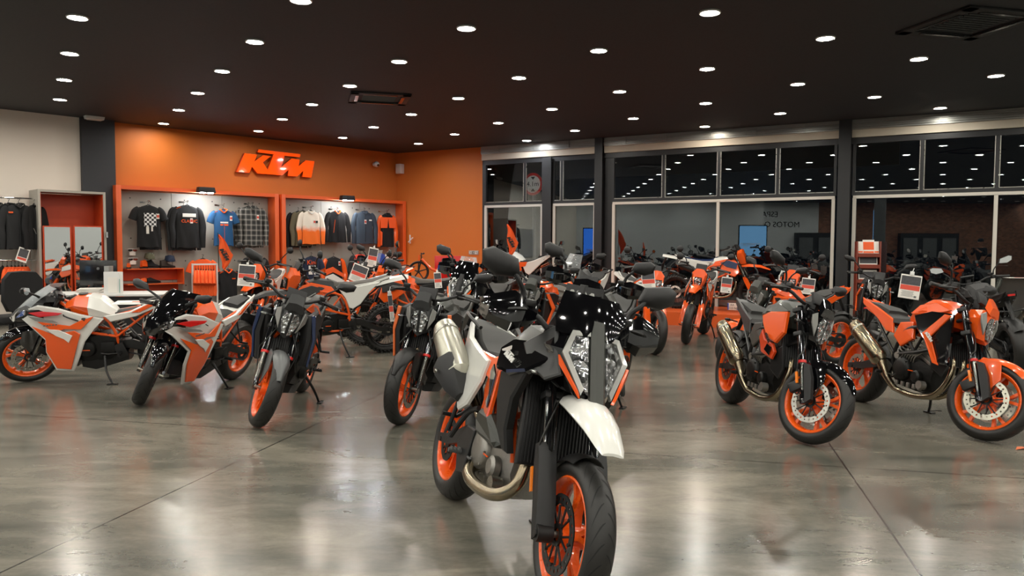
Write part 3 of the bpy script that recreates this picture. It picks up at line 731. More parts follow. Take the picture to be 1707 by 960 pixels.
    # engine
    ez=T*.6; mb=MB()
    mb.hull([(-.20,[(0,.50+ez),(.10,.49+ez),(.12,.40+ez),(.10,.31+ez),(0,.30+ez)]),(-.12,[(0,.54+ez),(.12,.53+ez),(.135,.40+ez),(.11,.26+ez),(0,.25+ez)]),(.10,[(0,.52+ez),(.12,.50+ez),(.135,.38+ez),(.10,.24+ez),(0,.22+ez)]),(.24,[(0,.46+ez),(.09,.45+ez),(.10,.36+ez),(.07,.27+ez),(0,.26+ez)])])
    EN=P('engine',mb,c['engine'])
    mb=MB(); rt=ry(.42 if not ent else .15); cz=V((.16,0,.60+ez))
    mb.box(cz,(.19,.20,.22),rot=rt,bev=.01)
    for i in range(5): mb.box(cz+rt@V((0,0,-.08+i*.035)),(.215,.225,.010),rot=rt)
    mb.box(cz+rt@V((0,0,.14)),(.20,.22,.07),rot=rt,bev=.02); P('cylinder',mb,'engine',EN)
    mb=MB(); mb.lathe([(0,-.172),(.055,-.172),(.085,-.165),(.098,-.15),(.10,-.12)],c=(-.06,0,.40+ez),n=24)
    mb.lathe([(0,-.165),(.035,-.163),(.05,-.15),(.052,-.12)],c=(.12,0,.36+ez),n=18)
    for q in range(8): a=q*PI/4; mb.cyl((-.06+.088*math.cos(a),-.155,.40+ez+.088*math.sin(a)),(-.06+.088*math.cos(a),-.166,.40+ez+.088*math.sin(a)),.007,6)
    P('clutch_cover',mb,'engine' if kind=='smt' else 'engine_dk',EN)
    mb=MB(); mb.lathe([(0,.172),(.05,.172),(.075,.163),(.085,.145),(.088,.12)],c=(.08,0,.38+ez),n=24); mb.box((-.12,.135,.39+ez),(.14,.05,.13),bev=.02)
    P('alternator_cover',mb,'engine_dk',EN)
    mb=MB(); mb.box((.08,.175,.375+ez),(.07,.004,.008)); mb.box((.09,-.176,.40+ez),(.06,.004,.007)); P('engine_accent',mb,'orange',EN)
    mb=MB()
    for q in range(6): mb.tube([(-.1+.03*q,-.13,.47+ez),(-.06+.03*q,-.15,.52+ez),(.02+.03*q,-.12,.58+ez)],.006,5,sub=2)
    for q in range(5): mb.box((-.10+q*.07,-.135,.275+ez),(.03,.02,.04),bev=.004)
    mb.cyl((.2,-.12,.30+ez),(.2,-.17,.30+ez),.035,14); mb.cyl((-.14,-.12,.50+ez),(-.14,-.15,.50+ez),.03,12)
    P('engine_fittings',mb,'alu' if kind=='smt' else 'engine',EN)
    # radiator
    mb=MB(); rd=ry(-.25); rc=V((.36,0,.62+ez)) if kind!='smt' else V((.40,0,.66)); rw=.26 if kind!='smt' else .36; rh=.26 if kind!='smt' else .36
    mb.box(rc,(.03,rw,rh),rot=rd,bev=.006); RA=P('radiator',mb,'black')
    mb=MB(); n_=22 if kind=='smt' else 14
    for i in range(n_): mb.box(rc+rd@V((.018,-rw*.46+rw*.92*i/(n_-1),0)),(.008,.006,rh*.94),rot=rd)
    P('cooling_fins',mb,'black_matt',RA)
    # frame
    mb=MB(); hd=A+sv*(L-.10)+V((-.02,0,0)); rr=.015
    for s in ((-.8,.8) if kind=='sport' else (-1,1)):
        h0=(hd.x-.03,s*.05,hd.z+.02); h1=(hd.x+.02,s*.05,hd.z-.13)
        j1=(.18,s*.15,.78+T); j2=(-.08,s*.15,.72+T); j3=(-.20,s*.13,.50+T*.6); k1=(.24,s*.14,.60+T); k2=(.06,s*.15,.55+T*.8); e1=(.26,s*.11,.42+ez)
        mb.tube([h0,j1,j2,j3,(-.19,s*.12,.36+ez)],rr,8,sub=3); mb.tube([h1,k1,k2,j3],rr,8,sub=2)
        for a_,b_ in ((j1,k1),(j1,k2),(j2,k2),(k1,e1)): mb.tube([a_,b_],rr*.8,7)
        if kind=='enduro' or kind=='motard': mb.tube([h1,(.34,s*.10,.55+T),(.25,s*.12,.36+ez),(-.1,s*.13,.30+ez),j3],.014,8,sub=3)
    P('frame',mb,c['frame'])
    mb=MB(); st=T
    for s in (-1,1):
        mb.tube([(-.10,s*.12,.70+st),(-.45,s*.09,.79+st),(-.72,s*.07,.85+st)],.012,7); mb.tube([(-.20,s*.12,.50+st*.6),(-.45,s*.10,.70+st),(-.60,s*.08,.82+st)],.011,7); mb.tube([(-.3,s*.11,.745+st),(-.38,s*.1,.645+st)],.009,6)
    P('subframe',mb,c.get('subframe','black' if kind!='sport' else 'orange_frame'))
    # swingarm, shock, chain
    mb=MB()
    for s in (-1,1):
        y=.115 if twr>.15 else .10
        def q(x,z,hz,hy,yy): return [(x,s*yy-hy,z-hz),(x,s*yy+hy,z-hz),(x,s*yy+hy,z+hz),(x,s*yy-hy,z+hz)]
        mb.skin([q(-.16,.42+ez*.8,.035,.02,.085),q(-.36,.42+ez*.6,.045,.018,y),q(-.60,.345+ez*.2,.03,.016,y+.005),q(rx_-.06,Rr,.022,.014,y+.005)])
    mb.box((-.25,0,.42+ez*.7),(.12,.2,.06),bev=.01); mb.cyl((rx_,-.14,Rr),(rx_,.14,Rr),.014,12); P('swingarm',mb,c.get('swing','black'))
    mb=MB(); a0=V((-.14,.0 if kind!='sport' else .03,.72+T)); a1=V((-.34,0,.46+ez*.6)); mb.cyl(a0,a1,.02,12); P('shock_absorber',mb,'black'); SH=root.children[-1]
    mb=MB(); ps=[]; dd=(a1-a0); u1=dd.normalized().cross(V((0,1,0))).normalized(); u2=V((0,1,0))
    for i in range(57):
        t=.15+.7*i/56; an=i/56*2*PI*7; ps.append(a0+dd*t+(u1*math.cos(an)+u2*math.sin(an))*.034)
    mb.tube(ps,.006,5); P('spring',mb,c.get('springcol','white' if det else 'white'),SH)
    mb=MB(); fs_=V((-.15,.10,.40+ez)); rs_=V((rx_,.10,Rr))
    mb.tube([fs_+V((.03,0,0)),fs_+V((0,0,.04)),rs_+V((0,0,.085)),rs_+V((-.06,0,.06)),rs_+V((-.085,0,0)),rs_+V((-.06,0,-.06)),rs_+V((0,0,-.085)),fs_+V((0,0,-.04)),fs_+V((.03,0,0))],.009,5); P('chain',mb,'steel_dk')
    # pegs, stand
    for s in (-1,1):
        mb=MB(); mb.box((-.24,s*.145,.36+ez),(.10,.02,.15),rot=ry(.4),bev=.006); mb.cyl((-.24,s*.15,.33+ez),(-.24,s*.245,.335+ez),.012,10)
        for q_ in range(4): mb.box((-.24,s*(.17+q_*.02),.345+ez),(.035,.006,.014))
        mb.tube([(-.24,s*.16,.34+ez),(-.12,s*.175,.33+ez),(-.06,s*.19,.345+ez)],.006,6)
        P('footpeg',mb,'grey_mid' if kind=='smt' else 'black')
        if kind!='enduro' and kind!='motard':
            mb=MB(); mb.tube([(-.32,s*.11,.60+ez),(-.42,s*.15,.50+ez),(-.46,s*.17,.47+ez)],.010,7); mb.tube([(-.45,s*.09,.70+ez),(-.46,s*.165,.48+ez)],.009,7); mb.cyl((-.46,s*.165,.47+ez),(-.46,s*.25,.475+ez),.011,8); P('passenger_footpeg',mb,'black')
    la=R_(-lean); mb=MB(); so=V((-.08,.13,.30+ez)); yy=.30; zf=-(yy)*math.sin(R_(lean))*-1
    # ground line in leaned frame at y: z = -y*tan(lean)
    zf=-yy*math.tan(R_(lean)); foot=V((-.20,yy,zf+.012)) ; foot=V((-.18,.28,.28*math.tan(R_(-lean))*1.0+.006)) if lean<0 else V((-.18,.2,.14))
    mb.tube([so,(so+foot)/2+V((.02,.02,0)),foot],[.014,.011,.010],8,sub=2); mb.box(foot+V((0,.01,.002)),(.10,.045,.010),rot=rx(R_(-lean)*1.0),bev=.003)
    if kind in('naked','smt'): mb.tube([foot+V((.0,0,.01)),foot+V((.05,.05,.03)),foot+V((.09,.05,.035)),foot+V((.05,.03,.03))],.004,5)
    P('kickstand',mb,'black')
    # exhaust
    mb=MB()
    hx=[(.28,-.03,.62+ez),(.38,-.05,.55+ez),(.40,-.07,.40+ez),(.30,-.09,.25+ez),(.10,-.11,.20+ez),(-.12,-.13,.22+ez)]
    if kind=='smt': hx=[(.28,-.06,.60),(.37,-.09,.50),(.38,-.12,.38),(.30,-.165,.31),(.14,-.19,.29),(.0,-.195,.30),(-.08,-.17,.325),(-.12,-.10,.35)]
    mb.tube(hx,.024 if kind!='smt' else .030,12,sub=5)
    if c.get('twin_disc'): mb.tube([(p[0],p[1]+.09,p[2]) for p in hx[:5]],.022,10,sub=4)
    EX=P('exhaust',mb,'titan' if not ent else 'titan')
    can=c.get('muffler','low')
    def canm(p0,p1,r0,r1,mt,flat=1.25,endc=True):
        p0=V(p0);p1=V(p1);d_=(p1-p0)
        mb=MB(); mb.tube([p0,p0+d_*.06,p0+d_*.1,p0+d_*.88,p1],[r0*.5,r0*.85,r0,r1,r1*.82],16,flat=flat); m2=P('muffler',mb,mt,EX)
        mb=MB(); mb.tube([p1-d_*.02,p1+d_*.015],[r1*.75,r1*.55],16,flat=flat); P('end_cap',mb,'black',EX)
        mb=MB(); mb.tube([p0+d_*.82,p0+d_*.86],[r1*1.05,r1*1.05],16,flat=flat); P('muffler_band',mb,'alu',EX)
    if can=='low':
        mb=MB(); mb.hull([(-.30,[(0,.36+ez),(.09,.35+ez),(.10,.25+ez),(0,.23+ez)]),(.02,[(0,.27+ez),(.11,.25+ez),(.09,.15+ez),(0,.14+ez)]),(.16,[(0,.25+ez),(.08,.24+ez),(.06,.17+ez),(0,.16+ez)])]); P('muffler_box',mb,'black',EX)
        canm((-.26,-.15,.33+ez),(-.52,-.19,.42+ez),.05,.055,'black')
    elif can=='side':
        mb=MB(); mb.tube([hx[-1],(-.2,-.16,.30),(-.28,-.18,.42)],[.026,.03,.045],12,sub=3); P('link_pipe',mb,'titan',EX)
        canm((-.26,-.19,.42),(-.66,-.235,.70),.062,.055,c['can'],1.3)
    elif can=='high':
        if kind=='smt':
            mb=MB(); mb.tube([(.0,-.05,.45),(-.15,-.12,.52),(-.30,-.15,.62),(-.42,-.19,.70)],.026,12,sub=4); P('link_pipe',mb,'titan',EX)
            canm((-.42,-.205,.68),(-.78,-.255,.93),.082,.068,'steel_br',1.2)
            mb=MB(); d0=V((-.42,-.21,.68)); dv=V((-.36,-.05,.25))
            rg=[]
            for t,w_,h_ in ((-.22,.025,.03),(-.06,.062,.062),(.22,.086,.086),(.34,.084,.083)):
                p=d0+dv*t; rg.append([p+V((-h_*.5*0,a_*w_,0))+V((.57*b_*h_,0,.82*b_*h_))+V((0,-.012,-.01)) for a_,b_ in ((1,.3),(.5,1),(-.5,1),(-1,.3),(-1,-.6),(-.4,-1.05),(.6,-1))])
            mb.skin(rg); P('heat_shield',mb,'black_matt',EX); mb=MB(); p=d0+dv*.2+V((0,-.105,-.02)); mb.cyl(p,p+V((0,-.012,0)),.012,8); P('shield_bolt',mb,'alu',EX)
        else:
            mb=MB(); mb.tube([(.1,-.12,.5+ez),(-.15,-.14,.60+ez),(-.35,-.15,.70+ez)],.024,10,sub=3); P('link_pipe',mb,'titan',EX)
            canm((-.35,-.155,.70+ez),(-.70,-.17,.84+ez),.055,.05,'black' if ent else c['can'],1.2)
    # rear plate holder / lights / indicators
    if not ent:
        mb=MB(); tx=-.80 if kind!='sport' else -.76; tz=.86+T if kind!='sport' else .93
        mb.tube([(tx+.08,0,tz),(tx-.06,0,tz-.22)],[.03,.018],6,flat=.6); mb.box((tx-.075,0,tz-.30),(.012,.17,.16),rot=ry(.3)); P('plate_holder',mb,'black')
        for s in (-1,1):
            mb=MB(); mb.tube([(tx-.03,s*.02,tz-.12),(tx-.03,s*.09,tz-.11)],.007,6); mb.ell((tx-.03,s*.115,tz-.11),(.018,.034,.014),10,6); P('indicator',mb,'black')
    fxh=top.x+.10
    for s in (-1,1):
        if kind=='sport': continue
        mb=MB(); q_=V((fxh-.02,s*.10,top.z-.10)); mb.tube([q_,q_+V((.01,s*.07,.0))],.007,6); mb.ell(q_+V((.012,s*.095,0)),(.016,.036,.013),10,6); IN=P('indicator',mb,'black',fr=kind!='smt'); 
        mb=MB(); mb.ell(q_+V((.022,s*.097,0)),(.010,.030,.010),10,6); P('indicator_lens',mb,'lens',IN,kind!='smt')
    BODY[kind](root,P,c,T,top,hb,det,fx,rx_,Rf,Rr,SM,E)
    return root
def prism(P,nm,outline,y0,y1,mt,th=.012,ins=.010,bul=.008,sides=(1,-1),par=None,fr=False,label=None):
    """side panels: outline (x,z) in order; y interpolates y0 at top to y1 at bottom unless given per point"""
    for s in sides:
        zs=[p[1] for p in outline]; zt,zb=max(zs),min(zs)
        pts=[(p[0],(p[2] if len(p)>2 else y0+(y1-y0)*(zt-p[1])/(zt-zb+1e-6)),p[1]) for p in outline]
        mb=MB(); mb.plate(pts,th,ins,bul,sy=s); P(nm,mb,mt,par,fr,smooth=20,label=label)
def seatpair(P,c,T,one=False,zs=.80):
    s=T
    mb=MB(); mb.hull([(-.02,[(0,.85+s),(.07,.845+s),(.09,.81+s),(0,.80+s)]),(-.14,[(0,zs+.02+s),(.11,zs+.015+s),(.13,.77+s),(0,.76+s)]),(-.30,[(0,zs+.015+s),(.13,zs+.005+s),(.14,.77+s),(0,.76+s)]),(-.42,[(0,zs+.06+s),(.115,zs+.05+s),(.12,.80+s),(0,.79+s)])]); P('seat',mb,c['seat'],smooth=60)
    mb=MB(); mb.hull([(-.40,[(0,.875+s),(.09,.87+s),(.10,.84+s),(0,.83+s)]),(-.52,[(0,.915+s),(.10,.905+s),(.105,.86+s),(0,.85+s)]),(-.70,[(0,.935+s),(.075,.93+s),(.08,.89+s),(0,.88+s)])]); P('pillion_seat',mb,c['seat'],smooth=60)
def b_naked(root,P,c,T,top,hb,det,fx,rx_,Rf,Rr,SM,E):
    mb=MB(); mb.hull([(.38,[(0,.93),(.07,.925),(.11,.88),(.08,.80),(0,.79)]),(.27,[(0,1.0),(.09,.985),(.17,.90),(.13,.78),(0,.76)]),(.12,[(0,1.02),(.10,1.0),(.185,.90),(.14,.76),(0,.74)]),(-.03,[(0,.96),(.085,.945),(.15,.87),(.11,.75),(0,.73)]),(-.12,[(0,.86),(.06,.85),(.10,.80),(.08,.74),(0,.72)])])
    TK=P('tank',mb,c['tank'],smooth=25); mb=MB(); mb.lathe([(0,.016),(.035,.014),(.042,0)],c=(.15,0,1.012),axis='z',n=18); P('filler_cap',mb,'black',TK)
    prism(P,'tank_panel',[(.36,.93,.12),(.24,.975,.15),(.05,.945,.15),(-.06,.87,.145),(.04,.86,.188),(.25,.88,.195)],0,0,c.get('tankpanel',c['tank']),.01,.008,.006)
    # shrouds
    if c.get('short'):
        prism(P,'shroud',[(.40,.92,.15),(.22,.90,.20),(.08,.86,.20),(.13,.79,.205),(.26,.69,.215),(.38,.67,.20),(.44,.76,.17)],0,0,c['shroud'],.02,.012,.012)
        prism(P,'lower_wing',[(.34,.66,.20),(.22,.68,.21),(.12,.75,.20),(.10,.68,.205),(.20,.57,.215),(.36,.54,.20),(.38,.60,.19)],0,0,c['accent'],.016,.010,.008)
        prism(P,'wing_inset',[(.35,.63,.213),(.29,.65,.222),(.26,.60,.226),(.34,.565,.216)],0,0,'black_gloss',.006,.003,.002)
    elif c.get('wide'):
        prism(P,'shroud',[(.50,.90,.20),(.30,.92,.205),(.06,.86,.20),(.12,.74,.20),(.30,.60,.22),(.42,.46,.21),(.48,.48,.19),(.50,.70,.22)],0,0,c['shroud'],.03,.012,.012)
        for s in (-1,1):
            mb=MB(); mb.plate([(.515,.200,.90),(.51,.232,.905),(.485,.258,.72),(.45,.232,.47),(.455,.215,.48),(.49,.236,.70)],.012,.003,.003,sy=s,out=(1,.8,0)); P('shroud_accent',mb,c['accent'])
            mb=MB(); mb.plate([(.50,.13,.90),(.50,.20,.90),(.49,.22,.66),(.46,.20,.50),(.44,.14,.56),(.47,.12,.76)],.02,.008,.006,sy=s,out=(1,.1,0)); P('radiator_cowl',mb,c['shroud'])
    else:
      prism(P,'shroud',[(.42,.90,.15),(.25,.90,.20),(.06,.85,.20),(.12,.74,.20),(.30,.60,.21),(.40,.50,.20),(.47,.50,.17),(.46,.70,.17)],0,0,c['shroud'],.02,.012,.012)
      prism(P,'shroud_accent',[(.43,.885,.172),(.38,.89,.19),(.22,.72,.232),(.37,.50,.222),(.42,.49,.21),(.31,.70,.228)],0,0,c['accent'],.01,.004,.003)
    prism(P,'side_cover',[(.0,.80,.155),(-.16,.78,.15),(-.22,.66,.15),(-.10,.58,.16),(.05,.66,.17)],0,0,c['body'],.02,.01,.006)
    prism(P,'radiator_wing',[(.42,.66,.15),(.30,.60,.18),(.30,.46,.17),(.40,.40,.14),(.44,.48,.13)],0,0,'black',.015,.008,.005)
    if c.get('logo',1) and det:
        for s in (-1,1):
            W_=Matrix.Translation(V((.31,s*.239,.70)))@Matrix.Rotation(PI if s>0 else 0,4,'Z')@Matrix.Rotation(R_(38 if s>0 else -38)*-1*(1),4,'Y')@Matrix.Diagonal((1,1,.8,1))
            mb=logo_mb(.11,.004,mw=W_); P('wordmark_decal',mb,c.get('logocol','white'))
    # headlight
    fr=True; hx=top.x+.13; hz=top.z-.08
    mb=MB(); mb.hull([(hx-.10,[(0,hz+.10),(.07,hz+.09),(.09,hz+.02),(.05,hz-.10),(0,hz-.12)]),(hx,[(0,hz+.12),(.085,hz+.10),(.115,hz+.03),(.06,hz-.12),(0,hz-.15)]),(hx+.05,[(0,hz+.08),(.04,hz+.07),(.075,hz+.0),(.035,hz-.13),(0,hz-.155)])]); HL=P('headlight',mb,c['mask'],None,fr,smooth=20)
    for s in (-1,1):
        mb=MB(); mb.plate([(hx+.062,.010,hz+.055),(hx+.058,.045,hz+.05),(hx+.056,.078,hz-.005),(hx+.058,.04,hz-.115),(hx+.062,.010,hz-.13)],.014,.004,.004,sy=s,out=(1,0,0)); P('headlight_lens',mb,'lens',HL,fr)
        mb=MB(); mb.plate([(hx+.035,.098,hz+.085),(hx+.02,.13,hz+.06),(hx+.03,.125,hz+.0),(hx+.05,.075,hz-.09),(hx+.055,.085,hz+.0)],.012,.003,.004,sy=s,out=(1,0,0)); P('running_light',mb,'silver_paint',HL,fr)
    mb=MB(); mb.hull([(hx+.0,[(0,hz+.21),(.055,hz+.20),(.07,hz+.12),(0,hz+.10)]),(hx+.05,[(0,hz+.14),(.06,hz+.13),(.08,hz+.07),(0,hz+.06)])]); P('headlight_cowl',mb,c['mask'],HL,fr,smooth=20)
    # tail
    mb=MB(); mb.hull([(-.30,[(0,.80),(.12,.79),(.13,.74),(0,.73)]),(-.50,[(0,.86),(.11,.86),(.12,.79),(0,.78)]),(-.72,[(0,.92),(.09,.92),(.09,.86),(0,.85)]),(-.86,[(0,.955),(.05,.95),(.04,.92),(0,.91)])]); TL=P('tail',mb,c['tail'],smooth=20)
    prism(P,'tail_panel',[(-.28,.80,.135),(-.52,.885,.125),(-.86,.965,.055),(-.80,.90,.075),(-.50,.79,.13),(-.34,.69,.14),(-.24,.68,.14)],0,0,c.get('tailpanel',c['tail']),.012,.008,.006)
    mb=MB(); mb.box((-.865,0,.925),(.02,.07,.02)); P('tail_light',mb,'red',TL)
    mb=arcfender(rx_,Rr,Rr+.035,60,140,.15,.03); P('rear_fender',mb,'black')
    seatpair(P,c,0)
def b_sport(root,P0,c,T,top,hb,det,fx,rx_,Rf,Rr,SM,E):
    ZM=Matrix.Translation((0,0,.26))@Matrix.Diagonal((1,1,.875,1))@Matrix.Translation((0,0,-.26))
    def P(nm,mb,mt,par=None,fr=False,**kw): mb.xf(ZM); return P0(nm,mb,mt,par,fr,**kw)
    mb=MB(); mb.hull([(.26,[(0,.95),(.09,.94),(.13,.88),(.10,.80),(0,.79)]),(.17,[(0,1.02),(.10,1.005),(.17,.92),(.14,.80),(0,.78)]),(.04,[(0,1.03),(.105,1.01),(.18,.90),(.15,.78),(0,.76)])]); TK=P('tank',mb,'orange',smooth=25)
    mb=MB(); mb.lathe([(0,.014),(.04,.012),(.048,0)],c=(.12,0,1.022),axis='z',n=18); P('filler_cap',mb,'black',TK)
    mb=MB(); mb.hull([(.04,[(0,1.031),(.106,1.011),(.182,.90),(.152,.778),(0,.76)]),(-.06,[(0,1.0),(.10,.985),(.165,.86),(.14,.76),(0,.75)]),(-.16,[(0,.89),(.085,.875),(.12,.80),(.10,.74),(0,.73)]),(-.20,[(0,.84),(.05,.83),(.08,.78),(.07,.74),(0,.73)])]); P('tank_cover',mb,'white',smooth=25)
    # fairing sides: white shell, orange lower, grey flashes
    out=[(.74,.80,.05),(.62,.87,.11),(.50,.93,.17),(.30,.90,.205),(.12,.83,.20),(-.10,.76,.17),(-.02,.66,.19),(.08,.50,.20),(.14,.32,.18),(.22,.13,.13),(.38,.15,.14),(.45,.38,.18),(.44,.53,.20),(.62,.71,.13)]
    prism(P,'fairing',out,0,0,'white',.016,.012,.006)
    prism(P,'fairing_lower',[(.56,.685,.178),(.36,.60,.222),(.16,.64,.224),(.11,.60,.222),(.17,.38,.212),(.235,.165,.165),(.365,.18,.165),(.435,.39,.205),(.43,.55,.222)],0,0,'orange',.008,.004,.003)
    prism(P,'fairing_stripe',[(.60,.835,.137),(.46,.865,.196),(.26,.85,.222),(.30,.825,.224),(.48,.80,.202)],0,0,'red',.006,.003,.002)
    prism(P,'fairing_flash',[(.50,.745,.198),(.20,.70,.224),(.10,.76,.216),(-.02,.80,.192),(.06,.70,.212),(.10,.655,.222),(.24,.665,.226),(.34,.63,.226)],0,0,'orange',.006,.003,.003)
    prism(P,'fairing_flash',[(.42,.665,.23),(.30,.655,.232),(.18,.585,.231),(.22,.50,.226),(.26,.545,.229),(.33,.585,.231)],0,0,'white',.006,.003,.003)
    prism(P,'fairing_grey_flash',[(.60,.80,.155),(.36,.77,.220),(.30,.735,.222),(.52,.755,.19)],0,0,'silver_paint',.006,.003,.002)  # silver-grey flash on the white shell
    if det:
        for s in (-1,1):
            W_=Matrix.Translation(V((.37,s*.243,.715)))@Matrix.Rotation(PI if s>0 else 0,4,'Z')@Matrix.Rotation(-.1*s,4,'Y')
            mb=MB(); 
            for i,wd in enumerate((.02,.02,.016,.018,.02)): 
                t2=MB(); t2.plate([(-.065+i*.027,0,-.007),(-.065+i*.027+wd,0,-.007),(-.061+i*.027+wd,0,.007),(-.061+i*.027,0,.007)],.003,out=(0,-1,0)); t2.xf(W_); me=bpy.data.meshes.new('q'); t2.b.to_mesh(me); t2.b.free(); mb.b.from_mesh(me); bpy.data.meshes.remove(me)
            P('model_decal',mb,'grey_mid')
    # nose
    fac=c.get('nose','black_gloss')
    mb=MB(); mb.hull([(.46,[(0,.97),(.10,.95),(.16,.88),(.14,.76),(0,.72)]),(.62,[(0,.93),(.08,.92),(.135,.85),(.11,.74),(0,.70)]),(.75,[(0,.85),(.05,.845),(.08,.80),(.06,.73),(0,.70)]),(.80,[(0,.79),(.02,.785),(.035,.76),(.03,.73),(0,.72)])]); NS=P('front_cowl',mb,fac,smooth=30)
    for s in (-1,1):
        mb=MB(); mb.plate([(.70,.078,.845),(.62,.14,.87),(.64,.13,.80),(.74,.075,.755),(.79,.035,.77)],.01,.004,.004,sy=s,out=(1,.6,.1)); P('headlight_lens',mb,'lens',NS)
        mb=MB(); mb.plate([(.825,.006,.75),(.77,.06,.785),(.69,.12,.87),(.74,.095,.80),(.76,.065,.72),(.79,.015,.70)],.008,sy=s,out=(1,.6,0)); P('mask_edge',mb,'white' if fac!='black_gloss' else 'black_gloss',NS)
    sc=c.get('screen','clear_screen'); mb=MB(); rg=[]
    for t in range(7):
        u_=t/6; x=.79-.36*u_; z=.80+.46*u_-.12*u_*u_ ; wd=.06+.11*math.sin(min(1,u_*1.3)*PI/2)-.05*max(0,u_-.6)
        rg.append([V((x-.11*(q/4)**2,wd*(q/4)*(1 if True else 1),z-.02*(q/4)**2)) for q in range(-4,5)])
    rg=[[V((p.x,p.y,p.z)) for p in r_] for r_ in rg]
    f1=[r_ for r_ in rg]; f2=[[p-V((.004,0,.003)) for p in r_] for r_ in rg]
    mb.skin([a_+b_[::-1] for a_,b_ in zip(f1,f2)]); P('windscreen',mb,sc,smooth=60)
    mb=MB(); mb.hull([(.58,[(0,.95),(.07,.94),(.09,.90),(0,.88)]),(.44,[(0,1.03),(.09,1.02),(.11,.95),(0,.93)]),(.36,[(0,1.02),(.07,1.0),(.09,.95),(0,.93)])]); P('dash_cowl',mb,'black_matt',smooth=30)
    # belly
    mb=MB(); mb.hull([(.40,[(0,.40),(.10,.40),(.13,.30),(.08,.24),(0,.23)]),(.20,[(0,.25),(.11,.25),(.12,.20),(.07,.17),(0,.165)])]); P('belly_pan',mb,'grey_dark',smooth=25)
    # tail
    mb=MB(); mb.hull([(-.18,[(0,.80),(.10,.79),(.12,.74),(0,.73)]),(-.36,[(0,.84),(.11,.84),(.125,.78),(0,.76)]),(-.58,[(0,.95),(.10,.95),(.10,.88),(0,.86)]),(-.76,[(0,1.0),(.06,.99),(.05,.95),(0,.94)])]); TL=P('tail',mb,'white',smooth=20)
    prism(P,'tail_panel',[(-.10,.79,.15),(-.34,.84,.14),(-.56,.96,.11),(-.80,1.02,.05),(-.70,.93,.08),(-.40,.78,.14),(-.16,.72,.15)],0,0,'white',.012,.008,.006)
    prism(P,'tail_stripe',[(-.36,.83,.152),(-.56,.945,.124),(-.66,.955,.10),(-.44,.83,.145)],0,0,'orange',.006,.003,.002)
    mb=MB(); mb.hull([(-.14,[(0,.815),(.06,.81),(.08,.79),(0,.78)]),(-.26,[(0,.83),(.11,.82),(.12,.79),(0,.78)]),(-.42,[(0,.865),(.105,.86),(.11,.83),(0,.82)])]); P('seat',mb,c['seat'],smooth=60)
    mb=MB(); mb.hull([(-.44,[(0,.93),(.08,.925),(.09,.89),(0,.88)]),(-.56,[(0,.985),(.085,.975),(.09,.94),(0,.93)]),(-.68,[(0,1.005),(.06,1.0),(.065,.97),(0,.96)])]); P('pillion_seat',mb,'black_matt',smooth=60)
    mb=arcfender(rx_,Rr,Rr+.035,70,140,.14,.03); P('rear_fender',mb,'black')
    mb=MB(); mb.box((-.785,0,.975),(.02,.06,.02)); P('tail_light',mb,'red',TL)
